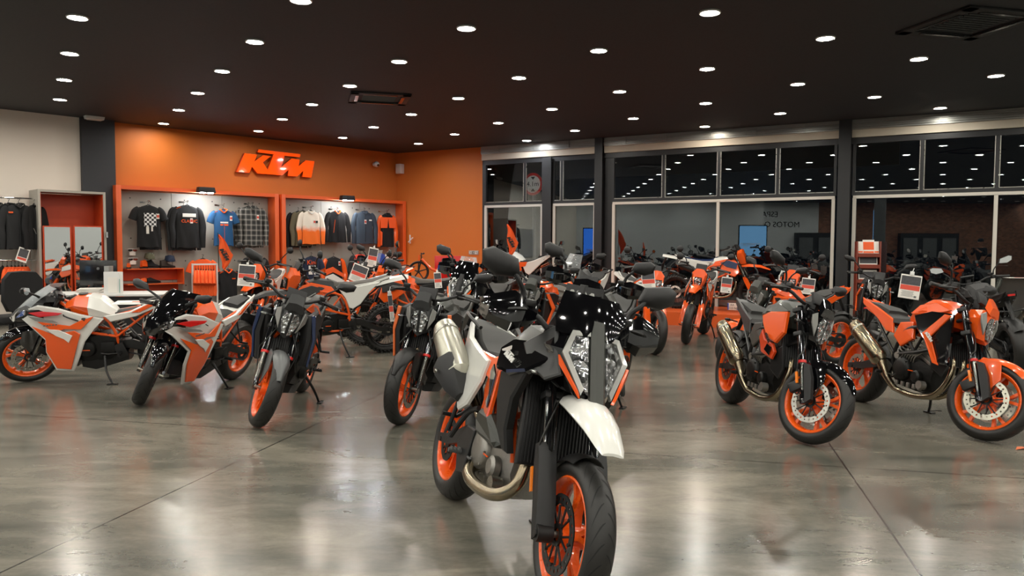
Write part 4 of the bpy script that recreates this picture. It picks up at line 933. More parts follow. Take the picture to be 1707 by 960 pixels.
def b_ent(root,P,c,T,top,hb,det,fx,rx_,Rf,Rr,SM,E):
    # slim tank + shrouds + long flat bench
    mb=MB(); mb.hull([(.34,[(0,.98),(.05,.97),(.08,.92),(.07,.84),(0,.82)]),(.20,[(0,1.03),(.08,1.01),(.14,.92),(.12,.80),(0,.78)]),(.02,[(0,1.0),(.07,.99),(.12,.90),(.10,.80),(0,.78)]),(-.10,[(0,.93),(.05,.92),(.07,.88),(.06,.82),(0,.80)])]); TK=P('tank',mb,c['tank'],smooth=30)
    mb=MB(); mb.lathe([(0,.03),(.035,.028),(.04,0)],c=(.20,0,1.02),axis='z',n=16); P('filler_cap',mb,'black',TK)
    prism(P,'shroud',[(.44,.94,.12),(.30,.99,.13),(.04,.93,.12),(-.02,.86,.12),(.10,.82,.15),(.28,.70,.19),(.42,.66,.19),(.50,.74,.17)],0,0,c['shroud'],.014,.010,.006)
    prism(P,'shroud_accent',[(.46,.90,.142),(.30,.955,.150),(.14,.91,.148),(.26,.84,.175),(.44,.80,.185)],0,0,c['accent'],.006,.003,.002)
    prism(P,'side_panel',[(-.04,.90,.12),(-.30,.90,.125),(-.72,1.02,.09),(-.76,1.06,.08),(-.50,.98,.115),(-.20,.935,.125),(-.02,.93,.12)][::1],0,0,c['side'],.010,.004,.003)
    prism(P,'number_panel',[(-.06,.89,.13),(-.60,.985,.115),(-.46,.86,.13),(-.34,.70,.135),(-.24,.64,.14),(-.19,.66,.145),(-.14,.78,.14)],0,0,c['side'],.010,.008,.005)
    mb=MB(); mb.hull([(.06,[(0,1.02),(.05,1.01),(.08,.96),(0,.94)]),(-.08,[(0,.965),(.08,.955),(.105,.90),(0,.88)]),(-.30,[(0,.965),(.095,.955),(.12,.90),(0,.88)]),(-.55,[(0,1.0),(.09,.99),(.105,.95),(0,.93)]),(-.74,[(0,1.045),(.055,1.04),(.07,1.01),(0,1.0)])]); P('seat',mb,c['seat'],smooth=60)
    mb=MB(); mb.hull([(-.45,[(0,.95),(.10,.94),(.11,.90),(0,.92)]),(-.75,[(0,1.02),(.08,1.01),(.10,.97),(0,.99)]),(-1.0,[(0,1.055),(.05,1.05),(.07,1.01),(0,1.03)])]); TL=P('rear_fender',mb,c.get('rearf',c['side']),smooth=30)
    mb=MB(); mb.box((-.99,0,1.03),(.03,.06,.025)); P('tail_light',mb,'red',TL); mb=MB(); mb.tube([(-.93,0,1.02),(-1.02,0,.86)],[.025,.015],6); mb.box((-1.035,0,.80),(.01,.16,.15),rot=ry(.3)); P('plate_holder',mb,'black',TL)
    # headlight mask
    hx=top.x+.12; hz=top.z-.08
    mb=MB(); mb.hull([((hx-.06),[(0,hz+.16),(.06,hz+.15),(.11,hz+.09),(.10,hz-.02),(.06,hz-.10),(0,hz-.11)]),(hx+.02,[(0,hz+.17),(.055,hz+.165),(.11,hz+.10),(.095,hz-.01),(.06,hz-.11),(0,hz-.12)]),([hx+.03,hx+.035,hx+.045,hx+.08,hx+.09,hx+.09],[(0,hz+.13),(.04,hz+.125),(.085,hz+.08),(.075,hz+.0),(.05,hz-.095),(0,hz-.10)])]); HL=P('headlight_mask',mb,c['mask'],None,True,smooth=25)
    mb=MB(); mb.plate([(hx+.095,-.05,hz+.045),(hx+.095,.05,hz+.045),(hx+.098,.06,hz-.02),(hx+.10,.035,hz-.085),(hx+.10,-.035,hz-.085),(hx+.098,-.06,hz-.02)],.012,.004,.004,out=(1,0,0)); P('headlight_bezel',mb,'black_gloss',HL,True)
    mb=MB(); mb.plate([(hx+.101,-.04,hz+.035),(hx+.101,.04,hz+.035),(hx+.104,.048,hz-.02),(hx+.106,.03,hz-.075),(hx+.106,-.03,hz-.075),(hx+.104,-.048,hz-.02)],.004,.003,.003,out=(1,0,0)); P('headlight_lens',mb,'lens',HL,True)
    if c.get('handguards'):
        guards(P,c,E,hb)
def guards(P,c,E,hb,gloss='black_gloss',big=1.0):
    for s in (-1,1):
        def q(x,y,z): return V((E.x+x,(E.y+y)*s,E.z+z))
        mb=MB(); rg=[]
        for y,xo,zt,zb in ((.04,.02,.035,-.03),(.02,.085,.055,-.055),(-.08,.115,.075*big,-.07*big),(-.17,.105,.045*big,-.045),(-.22,.07,.015,-.015)):
            rg.append([q(xo-.02,y,zt),q(xo+.012,y,zt*.4),q(xo+.012,y,zb*.5),q(xo-.018,y,zb),q(xo-.03,y,zb*.9),q(xo-.002,y,zb*.4),q(xo-.002,y,zt*.35),q(xo-.032,y,zt*.9)])
        mb.skin(rg); HG=P('hand_guard',mb,gloss,None,True,smooth=35)
        mb=MB(); mb.tube([q(.0,.035,0),q(.06,.0,0),q(.08,-.12,0),q(.03,-.22,0)],.008,6,sub=2); P('guard_bracket',mb,'black',HG,True)
FSET={'front_fairing','centre_spine','headlight_lens','running_light','accent_strip','windscreen'}
def b_adv(root,P,c,T,top,hb,det,fx,rx_,Rf,Rr,SM,E):
    smt=c.get('smt',False); KY=1.13 if smt else 1.0; P_=P
    FS=Matrix.Translation((.62,0,.98))@Matrix.Diagonal((1,KY,1.07 if smt else 1,1))@Matrix.Translation((-.62,0,-.98))
    def P(nm,mb,mt,par=None,fr=False,**kw):
        if nm in FSET: mb.xf(FS)
        return P_(nm,mb,mt,par,fr,**kw)
    mb=MB(); mb.hull([(.36,[(0,.98),(.08,.97),(.13,.92),(.10,.82),(0,.80)]),(.24,[(0,1.06),(.10,1.04),(.18,.96),(.15,.80),(0,.78)]),(.08,[(0,1.08),(.10,1.06),(.19,.95),(.15,.80),(0,.78)]),(-.06,[(0,1.0),(.09,.985),(.15,.90),(.12,.79),(0,.77)]),(-.15,[(0,.91),(.06,.90),(.09,.85),(.07,.80),(0,.78)])]); TK=P('tank',mb,c['tank'],smooth=28)
    mb=MB(); mb.lathe([(0,.022),(.035,.02),(.042,0)],c=(.14,0,1.07),axis='z',n=18); P('filler_cap',mb,'black',TK)
    # side shroud: upper glossy wing + dark lower pod
    prism(P,'shroud',[(.52,.95,.15),(.40,1.00,.165),(.20,.985,.205),(.08,.93,.215),(.12,.88,.235),(.17,.84,.255),(.34,.84,.27),(.46,.87,.235)],0,0,c['shroud'],.02,.010,.010)
    prism(P,'tank_pod',[(.46,.87,.225),(.32,.865,.25),(.20,.85,.235),(.17,.72,.215),(.19,.58,.19),(.27,.50,.175),(.34,.50,.18),(.33,.60,.205),(.37,.74,.225)] if smt else [(.50,.86,.235),(.34,.85,.245),(.18,.85,.22),(.14,.72,.21),(.20,.60,.20),(.40,.60,.22),(.52,.68,.22),(.56,.78,.23)],0,0,'black_matt' if smt else c['body'],.03,.012,.010)
    prism(P,'side_cover',[(.10,.90,.20),(-.02,.86,.165),(-.14,.82,.155),(-.16,.70,.16),(-.02,.60,.19),(.09,.58,.21)],0,0,c['accent'],.014,.010,.006)
    for s in (1,-1):
        mb=MB(); mb.plate([(.06,.208,.80),(-.03,.193,.84),(-.07,.187,.80),(.01,.2,.70),(-.02,.196,.66),(.05,.21,.64)],.004,.002,.002,sy=s); P('side_decal',mb,'black_gloss')
    if smt and det:
        for s in (-1,1):
            W_=Matrix.Translation(V((.30,s*.258,.915)))@Matrix.Rotation(PI if s>0 else 0,4,'Z')@Matrix.Rotation(R_(-12*s),4,'Y')@Matrix.Rotation(R_(-14),4,'X')@Matrix.Diagonal((1,1,.8,1))
            mb=logo_mb(.12,.004,mw=W_); P('wordmark_decal',mb,'white')
            mb=MB()
            mb.plate([(.24,.236,.955),(.12,.229,.925),(.125,.229,.918),(.21,.236,.925),(.12,.231,.86),(.14,.232,.862),(.26,.243,.94)],.004,sy=s); P('slash_decal',mb,'white')
    # lower belly tank
    prism(P,'belly_guard',[(.24,.52,.17),(.10,.62,.20),(-.06,.62,.19),(-.13,.56,.18),(-.04,.50,.19),(.20,.49,.19)] if smt else [(.26,.48,.17),(.10,.58,.20),(-.06,.56,.19),(-.12,.44,.18),(-.02,.38,.19),(.20,.40,.19)],0,0,'grey_matt' if smt else 'black',.06,.02,.016)
    # front face
    hx=.50; 
    fz=.0
    def X(z): return .70-(z-.80)*.50       # face leans back
    mb=MB(); mb.hull([([X(1.14)-.18]*5,[(0,1.14),(.10,1.12),(.15,1.0),(.12,.86),(0,.84)]),([X(1.18)-.03,X(1.16)-.05,X(1.0)-.09,X(.84)-.06,X(.80)-.01],[(0,1.18),(.105,1.16),(.155,1.0),(.07,.84),(0,.79)]),([X(1.15),X(1.12)-.02,X(1.0)-.04,X(.86)-.025,X(.80)],[(0,1.15),(.09,1.12),(.125,1.0),(.05,.85),(0,.80)])]); FF=P('front_fairing',mb,'black_gloss',smooth=20)
    mb=MB(); mb.skin([[V((X(z)+.028-(.0 if abs(y)<.02 else .018),y,z)) for y in (-.03,-.016,.016,.03)]+[V((X(z)-.01,y,z)) for y in (.03,-.03)] for z in (.775,.83,1.0,1.13)]); P('centre_spine',mb,'grey_matt' if smt else 'black_matt',FF,smooth=20)
    for s in (-1,1):
        mb=MB(); mb.plate([(X(1.075)+.004,.034,1.075),(X(1.07)-.016,.095,1.06),(X(.99)-.030,.122,.985),(X(.87)-.012,.052,.865),(X(.85)+.002,.034,.855)],.02,.004,.006,sy=s,out=(1,.3,0)); LN=P('headlight_lens',mb,'lens',FF)
        # light-guide bracket
        o1=[(X(1.085)+.012,.032,1.085),(X(1.085)-.004,.098,1.078),(X(.99)-.014,.136,.99),(X(.855)+.0,.062,.848)]
        i1=[(X(.87)+.0,.052,.872),(X(.985)-.012,.113,.99),(X(1.065)-.004,.086,1.06),(X(1.07)+.012,.032,1.068)]
        mb=MB(); mb.plate(o1+i1,.014,.0,0,sy=s,out=(1,.3,0)); P('running_light',mb,'silver_paint',FF)
        mb=MB(); mb.plate([(X(.98)-.022,.148,.975),(X(.94)-.03,.142,.94),(X(.84)-.0,.072,.835),(X(.85)-.0,.082,.86)],.012,sy=s,out=(1,.5,0)); P('accent_strip',mb,'orange',FF)
    # windscreen
    sc=c.get('screen','black_gloss'); h=c.get('screenh',.0)
    mb=MB(); rg=[]
    for z,wd,dx in ((1.06,.150,.0),(1.12,.158,.010),(1.175,.142,.012),((1.225 if smt else 1.265)+h,.118,.0)):
        rg.append([V((X(min(z,1.2))-(z-1.2)*.5*(z>1.2)+.012+dx-.06*(q/3)**2,wd*q/3,z-(.012 if q==0 and z>1.25 else 0))) for q in range(-3,4)])
    mb.skin([r_+[p-V((.006,0,.003)) for p in r_][::-1] for r_ in (rg if c.get('scr',1) else rg[:2])]); P('windscreen',mb,sc,smooth=25)
    # cheek panels between screen and shroud
    prism(P,'cheek_panel',[(X(1.10)-.05,1.10,.15),(.38,1.04,.17),(.28,.98,.20),(.42,.90,.215),(.56,.86,.19),(X(.9)-.05,.90,.14),(X(1.0)-.07,1.0,.155)],0,0,'grey_dark' if smt else c['body'],.012,.008,.006)
    if not smt: prism(P,'lower_cheek',[(.66,.84,.10),(.60,.90,.155),(.50,.90,.20),(.44,.84,.20),(.52,.78,.165),(.64,.78,.09)],0,0,'grey_dark' if smt else 'black',.012,.008,.006)
    # high beak fender
    if c.get('beak',1):
        mb=MB(); z_=.735; bx=.56
        def bsec(x,zc,w_,cr): return (x,[(0,zc+cr),(w_*.45,zc+cr*.8),(w_*.8,zc+cr*.1),(w_,zc-cr*.9),(w_*.96,zc-cr*1.1),(w_*.7,zc-.2*cr-.006),(0,zc+cr-.010)])
        mb.hull([bsec(bx-.06,.80,.075,.02),bsec(bx+.05,.805,.088,.032),bsec(bx+.16,.79,.092,.034),bsec(bx+.26,.755,.08,.028),bsec(bx+.35,.70,.06,.016),bsec(bx+.385,.672,.045,.006)]); P('beak_fender',mb,c['beakcol'],None,smt,smooth=30)
    # seat + tail
    s=T
    mb=MB(); mb.hull([(.0,[(0,.92+s),(.06,.91+s),(.09,.86+s),(0,.83+s)]),(-.12,[(0,.85+s),(.11,.84+s),(.14,.78+s),(0,.76+s)]),(-.30,[(0,.845+s),(.14,.83+s),(.155,.77+s),(0,.76+s)]),(-.44,[(0,.885+s),(.13,.87+s),(.14,.80+s),(0,.78+s)]),(-.56,[(0,.93+s),(.11,.92+s),(.12,.86+s),(0,.84+s)]),(-.76,[(0,.95+s),(.08,.94+s),(.09,.90+s),(0,.88+s)])]); P('seat',mb,c['seat'],smooth=60)
    prism(P,'seat_side',[(.02,.86+s-.0,.135),(-.10,.82+s,.165),(-.30,.83+s,.178),(-.26,.74+s,.185),(-.04,.70+s,.17)],0,0,c['accent'],.012,.006,.004)
    if smt: prism(P,'tail_panel',[(-.13,.845,.185),(-.30,.885,.19),(-.50,.925,.175),(-.74,1.0,.11),(-.82,1.03,.07),(-.80,.97,.085),(-.60,.83,.16),(-.44,.65,.20),(-.34,.55,.21),(-.24,.60,.205),(-.15,.73,.195)],0,0,c['side'],.014,.010,.010)
    else: prism(P,'tail_panel',[(-.22,.80+s,.165),(-.46,.865+s,.155),(-.72,.965+s,.105),(-.82,.985+s,.07),(-.80,.93+s,.085),(-.62,.80+s,.14),(-.42,.62+s,.165),(-.34,.55+s,.17),(-.25,.60+s,.17),(-.20,.72+s,.168)],0,0,c['side'],.014,.010,.008)
    mb=MB(); mb.hull([(-.66,[(0,.92+s),(.10,.915+s),(.11,.87+s),(0,.86+s)]),(-.84,[(0,.955+s),(.08,.95+s),(.08,.92+s),(0,.91+s)]),(-.95,[(0,.97+s),(.05,.965+s),(.05,.95+s),(0,.945+s)])]); TL=P('tail',mb,'black_matt'); mb=MB(); mb.box((-.955,0,.955+s),(.02,.08,.02)); P('tail_light',mb,'red',TL)
    mb=MB()
    for q in (-1,1): mb.tube([(-.55,q*.12,.93+s),(-.72,q*.14,.975+s),(-.88,q*.10,.99+s),(-.92,q*.04,.98+s)],.011,7,sub=3)
    P('grab_rail',mb,'black')
    guards(P,c,E,hb,'black_gloss',1.25 if smt else 1.0)
    mb=arcfender(rx_,Rr,Rr+.035,55,140,.17,.035); P('rear_fender',mb,'black')
    if smt:
        mb=MB(); mb.tube([(-.18,-.16,.60),(-.30,-.17,.55),(-.42,-.19,.40)],.014,8,sub=3); mb.tube([(-.42,-.18,.66),(-.46,-.2,.42)],.012,8); P('passenger_peg_bracket',mb,'black_matt')
        prism(P,'heel_guard',[(-.12,.50,.175),(-.24,.50,.175),(-.34,.40,.175),(-.26,.26,.175),(-.16,.28,.175)],0,0,'grey_dark',.012,.006,.003)
BODY={'naked':b_naked,'sport':b_sport,'enduro':b_ent,'motard':b_ent,'adventure':b_adv,'smt':b_adv}
# ---------------------------------------------------------------- platform and pieces by the windows
mb=MB(); wbox(mb,-1.95,6.75,.10,1.90,0,.24); o=mb.build('display_platform','orange_board'); tag(o,'long low orange display platform along the windows','platform')
PZ=.24
p=V((6.33,13.9,0)); o=empty('catalogue_stand',p,(0,0,math.atan2(WW.y,WW.x)*.5)); tag(o,'narrow red wooden magazine stand in front of the wide black column','stand')
for s in (-1,1): mb=MB(); mb.box((s*.19,0,.77),(.02,.26,1.54),bev=.003); mb.build('side_panel','wood_red',o)
mb=MB(); mb.box((0,.11,.75),(.36,.015,1.48)); mb.build('back_panel','wood_red',o)
mb=MB(); mb.box((0,-.0,.05),(.36,.25,.10)); mb.build('plinth','wood_red',o)
for i,z in enumerate((.42,.68,.94,1.20,1.40)):
    mb=MB(); mb.box((0,-.03,z-.13),(.36,.20,.015)); mb.box((0,-.13,z-.10),(.36,.008,.06)); mb.build('shelf','wood_red',o)
def mag(x,z,w_,h_,mt,lab):
    q=empty('magazine',p+Matrix.Rotation(o.rotation_euler.z,3,'Z')@V((x,-.06,z)),(R_(-14),0,o.rotation_euler.z)); tag(q,lab,'magazine','magazines on the red stand')
    mb=MB(); mb.box((0,0,0),(w_,.012,h_)); mb.build('pages','paper',q)
    mb=MB(); mb.box((0,-.007,h_*.08),(w_*.92,.002,h_*.55)); mb.build('cover_picture',mt,q); mb=MB(); mb.box((0,-.007,-h_*.36),(w_*.9,.002,h_*.13)); mb.build('cover_band','orange',q)
rows=['bottom','second lowest','middle','second highest']
for i,z in enumerate((.42,.68,.94,1.20)): mag(0,z-.01,.30,.21,'ink_dark','wide magazine with a dark photo on the %s tier of the red stand'%rows[i])
mag(-.0,1.44,.19,.26,'orange','upright red-covered magazine in the middle of the top tier of the stand'); mag(-.13,1.43,.08,.22,'wall_white','white leaflet at the side of the top tier, away from the column'); mag(.13,1.43,.08,.22,'paper','white leaflet at the side of the top tier, next to the column')
# balance bike on its podium
o=empty('podium',(-1.40,14.6,0)); tag(o,'orange podium carrying the small balance bike','podium')
mb=MB(); mb.box((0,0,.37),(1.1,.42,.74),bev=.01); mb.build('plinth_block','orange_board',o); mb=MB(); mb.box((.18,.19,.99),(.50,.03,.50),bev=.01); mb.build('back_board','red',o); 
o=empty('balance_bike',(-1.39,14.57,.745)); tag(o,'small orange childrens balance bike with black wheels on the orange podium','balance bike')
for x,nm in ((-.36,'front_wheel'),(.36,'rear_wheel')):
    mb=MB(); mb.lathe([(.175,.012),(.165,.02),(.155,.012),(.155,-.012),(.165,-.02),(.175,-.012)],c=(x,0,.20),n=32,closed=True); mb.lathe([(.012,.03),(.03,.03),(.03,-.03),(.012,-.03)],c=(x,0,.20),n=14,closed=True)
    for k in range(5): a=2*PI*k/5+.3; mb.tube([(x,0,.20),(x+.16*math.cos(a),0,.20+.16*math.sin(a))],[.016,.012],6)
    wq=mb.build(nm,'black',o); mb=MB(); mb.lathe([(.175,.016),(.19,.022),(.20,.0),(.19,-.022),(.175,-.016)],c=(x,0,.20),n=32,closed=True); mb.build('tyre','rubber',wq)
mb=MB(); mb.tube([(-.36,0,.20),(-.30,0,.46)],.014,8); mb.build('fork','black',o)
mb=MB(); mb.tube([(-.30,0,.44),(-.10,0,.24),(.12,0,.22)],.024,8,sub=3); mb.tube([(.05,0,.22),(.12,0,.34)],.016,8); mb.tube([(.10,0,.22),(.36,0,.20)],.018,8); mb.build('frame','orange_frame',o)
mb=MB(); mb.ell((.12,0,.37),(.11,.05,.025)); mb.build('seat','black',o)
mb=MB(); mb.tube([(-.30,0,.46),(-.31,0,.52)],.012,8); mb.tube([(-.28,-.2,.54),(-.31,0,.52),(-.28,.2,.54)],.010,8,sub=2); mb.tube([(-.28,-.21,.54),(-.28,-.13,.535)],.016,8); mb.tube([(-.28,.21,.54),(-.28,.13,.535)],.016,8); mb.build('handlebar','black',o)
mb=MB(); mb.box((-.345,0,.46),(.02,.09,.10),bev=.006); mb.build('number_board','orange',o)
# ---------------------------------------------------------------- motorcycles
ORG='orange'
B={}
B['fg']=bike('white, black and orange motorcycle in the middle front, with a white beak and steel muffler',(.165,2.985),(-.34,4.33),lean=-14,steer=-4,kind='smt',det=2,smt=True,
  tank='grey_matt',shroud='black_gloss',accent='orange',side='white',beakcol='white',seat='seat_dk',muffler='high',disc='grey_dark',swing='grey_dark',engine='engine')
B['rc1']=bike('white and orange sports motorcycle with a clear windscreen, beside the black desk',(-4.96,7.98),(-3.62,8.25),lean=-8,steer=26,kind='sport',det=1,nose='grey_dark',screen='clear_screen',seat='seat_dk',fender='black_gloss',muffler='low',spk=5,mirrors=1)
B['rc2']=bike('white and orange sports motorcycle with a black nose and dark windscreen',(-3.278,6.89),(-2.98,8.22),lean=-11,steer=33,kind='sport',det=1,nose='black_gloss',screen='smoke_screen',seat='seat_dk',fender='black_gloss')
B['n3']=bike('black naked motorcycle with dark blue side strips and grey front mudguard',(-1.98,6.08),(-2.06,7.52),lean=-11,steer=24,kind='naked',det=1,tank='grey_matt',shroud='black_matt',accent='blue',mask='grey_dark',fender='grey_mid',tail='black',tankpanel='orange',slim=1,wide=1,logo=0,guardplate=0)
B['n4']=bike('black naked motorcycle with orange strips either side of its headlight, beyond the steel muffler',(-.90,6.18),(-.60,7.62),lean=-9,steer=-3,kind='naked',det=1,tank='grey_matt',shroud='black_matt',accent='orange_pale',mask='grey_dark',fender='black',tail='grey_matt',slim=1,wide=1,logo=0)
B['e5']=bike('long orange and white trail motorcycle side-on with a white side panel and knobbly tyres',(-3.02,9.70),(-1.69,10.40),lean=-8,steer=6,kind='enduro',det=1,rim='black',tank='black_matt',shroud='orange',accent='black',side='white',mask='orange',fender='black',seat='seat',muffler='none',mst='round')
B['e3']=bike('trail motorcycle with round mirrors and a price card, before the orange shirt rail',(-3.85,11.2),(-3.95,12.68),lean=-8,steer=-6,kind='enduro',det=0,rim='black',tank='black_matt',shroud='orange',accent='white',side='white',mask='orange',fender='orange',seat='seat_dk',muffler='none')
B['e6']=bike('orange-masked trail motorcycle with a price card, behind the long white-panelled one',(-2.62,12.2),(-2.0,13.5),lean=-7,steer=0,kind='motard',det=0,rim='black',tank='orange',shroud='orange',accent='white',side='orange',mask='white',fender='orange',seat='seat_dk',muffler='none')
B['a6']=bike('touring motorcycle with a clear tall windscreen in front of the corner display',(-2.75,14.0),(-2.2,15.3),lean=-7,steer=4,kind='adventure',det=0,rim='black',tank='orange',shroud='orange',accent='orange',side='white',body='black',screen='clear_screen',screenh=.10,seat='seat_dk',muffler='none',beakcol='white')
B['e9']=bike('trail motorcycle with a long brown seat, seen side-on before the orange wall',(-2.08,11.1),(-.60,11.0),lean=-7,steer=5,kind='enduro',det=0,rim='black',tank='orange',shroud='orange',accent='black',side='black',mask='orange',fender='orange',seat='seat',muffler='none',mst='round',rearf='black')
B['a8']=bike('small adventure motorcycle facing the camera with a clear screen, right before the orange wall',(-.80,12.0),(-.86,13.45),lean=-6,steer=0,kind='adventure',det=0,knob=True,rim='black',tank='black_matt',shroud='orange',accent='orange',side='white',body='black',screen='clear_screen',seat='seat_dk',muffler='none',beakcol='orange')
B['a10']=bike('glossy black motorcycle with white flashes, just behind the foremost hand guard',(-.75,8.4),(-.22,9.75),lean=-8,steer=0,kind='adventure',det=0,rim='black',tank='black_gloss',shroud='black_gloss',accent='white',side='black',body='black_gloss',screen='black_gloss',seat='seat_dk',muffler='none',beakcol='black_gloss')
B['n13']=bike('orange-tanked naked motorcycle with a stepped brown seat, in the crowded middle row',(.02,9.15),(.62,10.5),lean=-8,steer=6,kind='naked',det=0,tank='orange',shroud='black',accent='orange',tail='orange',seat='seat',logo=0)
B['a12']=bike('dark grey motorcycle with twin upright lamps, close behind the white-beaked one',(.33,6.1),(.95,7.45),lean=-9,steer=4,kind='adventure',det=1,rim='orange_rim',tank='grey_matt',shroud='black',accent='black',side='black',body='black',screen='black_matt',seat='seat_dk',muffler='none',beak=0,scr=0,beakcol='black',smt=False)
B['a22']=bike('grey touring motorcycle with a clear screen before the slim black steel column',(.75,12.6),(1.5,13.8),lean=-7,steer=4,kind='adventure',det=0,rim='black',tank='grey_mid',shroud='grey_mid',accent='orange',side='white',body='grey_mid',screen='clear_screen',screenh=.05,seat='seat_dk',muffler='none',beakcol='grey_mid')
B['m15']=bike('orange supermoto with round mirrors and a large price card on its mask',(1.87,10.3),(1.55,11.7),lean=-8,steer=-4,kind='motard',det=0,rim='black',tank='grey_mid',shroud='orange',accent='white',side='white',mask='orange',fender='orange',seat='seat_dk',muffler='none')
B['m14']=bike('orange supermoto with black spoked wheels standing clear in front of the platform',(2.565,11.44),(3.14,12.80),lean=-8,steer=2,kind='motard',det=1,rim='black',tank='grey_mid',shroud='orange',accent='white',side='white',mask='orange',fender='orange',seat='seat_dk',muffler='none')
B['m17']=bike('orange-masked supermoto half hidden behind the orange and grey motorcycle',(3.85,11.1),(4.25,12.5),lean=-8,steer=2,kind='motard',det=0,rim='black',tank='grey_mid',shroud='orange',accent='white',side='white',mask='orange',fender='orange',seat='seat_dk',muffler='none')
B['n17']=bike('orange-tailed naked motorcycle seen across behind the orange and grey one',(2.54,8.87),(3.93,9.50),lean=-7,steer=0,kind='naked',det=0,tank='orange',shroud='orange',accent='black',tail='orange',tailpanel='orange',fender='orange',seat='seat_dk',logo=0,muffler='side')
B['n18']=bike('orange and grey naked motorcycle with a short angular muffler and orange wheels',(2.15,5.607),(2.0,7.08),lean=-9,steer=28,kind='naked',det=1,tank='grey_matt',shroud='orange',accent='orange_dk',tankpanel='grey_matt',mask='black_gloss',fender='black_gloss',tail='grey_dark',short=1,body='grey_matt',subframe='grey_mid',frame='black',muffler='side',can='titan',twin_disc=1,guardplate=1,disc='alu',logocol='black')
B['n19']=bike('black and orange naked motorcycle with large bright brake discs, by the picture edge',(3.495,5.70),(3.22,7.20),lean=-9,steer=26,kind='naked',det=1,tank='orange',shroud='black_gloss',accent='orange',mask='orange',fender='orange',tail='orange',tailpanel='orange',body='orange',frame='black',muffler='side',can='titan',twin_disc=1,guardplate=1,disc='steel_br')
B['n21']=bike('black naked motorcycle seen from behind at the picture edge, with bright mufflers',(5.95,10.05),(5.62,8.62),lean=-8,steer=6,kind='naked',det=0,tank='black_matt',shroud='black',accent='black',rim='black',tail='black',frame='black',muffler='side',can='steel_br',logo=0,fender='black',twin_disc=1,mask='black')
B['n23']=bike('black naked motorcycle with an orange stripe, beyond the price card by the right window',(5.0,10.9),(5.5,12.3),lean=-8,steer=0,kind='naked',det=0,tank='black_matt',shroud='black',accent='orange',rim='black',tail='black',frame='black',muffler='none',logo=0,fender='black',mask='black')
a,b_=ww(.85,1.0,0),ww(2.33,.95,0)
B['a11']=bike('white-tanked touring motorcycle with an orange flag, side-on on the platform',(a.x,a.y),(b_.x,b_.y),lean=-6,steer=4,kind='adventure',det=0,rim='black',tank='white',shroud='white',accent='orange',side='white',body='silver_paint',screen='smoke_screen',screenh=.06,seat='seat_dk',muffler='high',can='chrome',beakcol='white',z0=PZ,frame='grey_mid')
a,b_=ww(6.60,1.0,0),ww(5.11,1.0,0)
B['e16']=bike('orange, white and blue trail motorcycle side-on on the platform',(a.x,a.y),(b_.x,b_.y),lean=4,steer=0,kind='enduro',det=0,knob=True,rim='black',tank='white',shroud='orange',accent='blue',side='white',mask='orange',fender='orange',seat='blue',muffler='high',swing='alu',z0=PZ,mirrors=0,disc='white',forkcol='chrome_dk')
# ---------------------------------------------------------------- price cards and flags
def price_card(px,py,Y,w_,h_,label,yaw=0,tilt=-12,roll=0):
    d=ray(px,py); P_=CAM+d*(Y/d.y)
    o=empty('price_card',P_,(R_(tilt),R_(roll),R_(yaw))); tag(o,label,'price card','price cards hanging on the motorcycles')
    mb=MB(); mb.box((0,0,0),(w_,.004,h_),bev=.001); mb.build('sheet','paper',o)
    mb=MB(); mb.box((0,-.003,h_*.26),(w_*.92,.002,h_*.36)); mb.build('picture','ink_dark',o)
    mb=MB(); mb.box((0,-.003,-.04*h_),(w_*.92,.002,h_*.20)); mb.build('red_band','ink_red',o)
    mb=MB()
    for i in range(5): mb.box((-w_*.08,-.003,-h_*(.20+.05*i)),(w_*(.6-.08*(i%2)),.002,h_*.012))
    mb.box((w_*.3,-.003,-h_*.40),(w_*.12,.002,h_*.08)); mb.build('small_print','grey_mid',o)
    mb=MB(); mb.box((0,-.002,h_*.5+.012),(.03,.012,.03),bev=.003); mb.tube([(0,0,h_*.5+.02),(.01,.03,h_*.5+.06)],.0025,5); mb.build('clip','plastic_white',o)
    return o
price_card(1517,478,5.95,.145,.185,'white price card on the black and orange motorcycle by the picture edge',yaw=-22,roll=8)
price_card(411,459,9.6,.20,.27,'price card hanging on the round-mirrored motorcycle by the orange shirts',yaw=14,roll=5)
price_card(598,456,12.05,.24,.28,'price card on the mask behind the long white-panelled motorcycle',yaw=14,roll=22)
price_card(621,429,13.4,.16,.34,'tall price card on the touring motorcycle with the clear screen near the corner',yaw=20,roll=12)
price_card(1081,468,10.0,.17,.26,'price card covering the mask of the round-mirrored supermoto',yaw=-6,roll=-4)
price_card(1211,475,11.3,.15,.23,'price card on the supermoto standing clear in front of the platform',yaw=-15,roll=6)
price_card(1347,477,10.5,.17,.22,'price card above the orange and grey motorcycle, beside its mirror',yaw=-20,roll=6)
price_card(730,467,10.7,.10,.22,'narrow price tag left of the small adventure motorcycle before the orange wall',yaw=12,roll=-4)
price_card(876,474,14.6,.12,.24,'price tag under the white-tanked touring motorcycle on the platform',yaw=-6,roll=3)
price_card(652,513,6.70,.038,.24,'long narrow paper tag hanging beside the knobbly rear tyre',yaw=5,roll=-6,tilt=0)
q=atpl(1222,511,ww(5.6,1.35,0),WN); o=empty('number_plate',q,(0,0,math.atan2(WW.y,WW.x))); tag(o,'white blue-edged number plate low by the platform motorcycle','number plate')
mb=MB(); mb.box((0,0,0),(.20,.008,.13),bev=.003); mb.build('plate_sheet','frame_white',o); mb=MB(); mb.box((-.088,-.006,0),(.02,.003,.12)); mb.box((.088,-.006,0),(.02,.003,.12)); mb.build('blue_band','blue_mid',o)
for t,z in (('AA ·',.03),('123 NJ',-.03)): text_obj(t,.055,'black','lettering',o,Matrix.Translation((0,-.006,z))@Matrix.Rotation(PI/2,4,'X'),ext=.001)
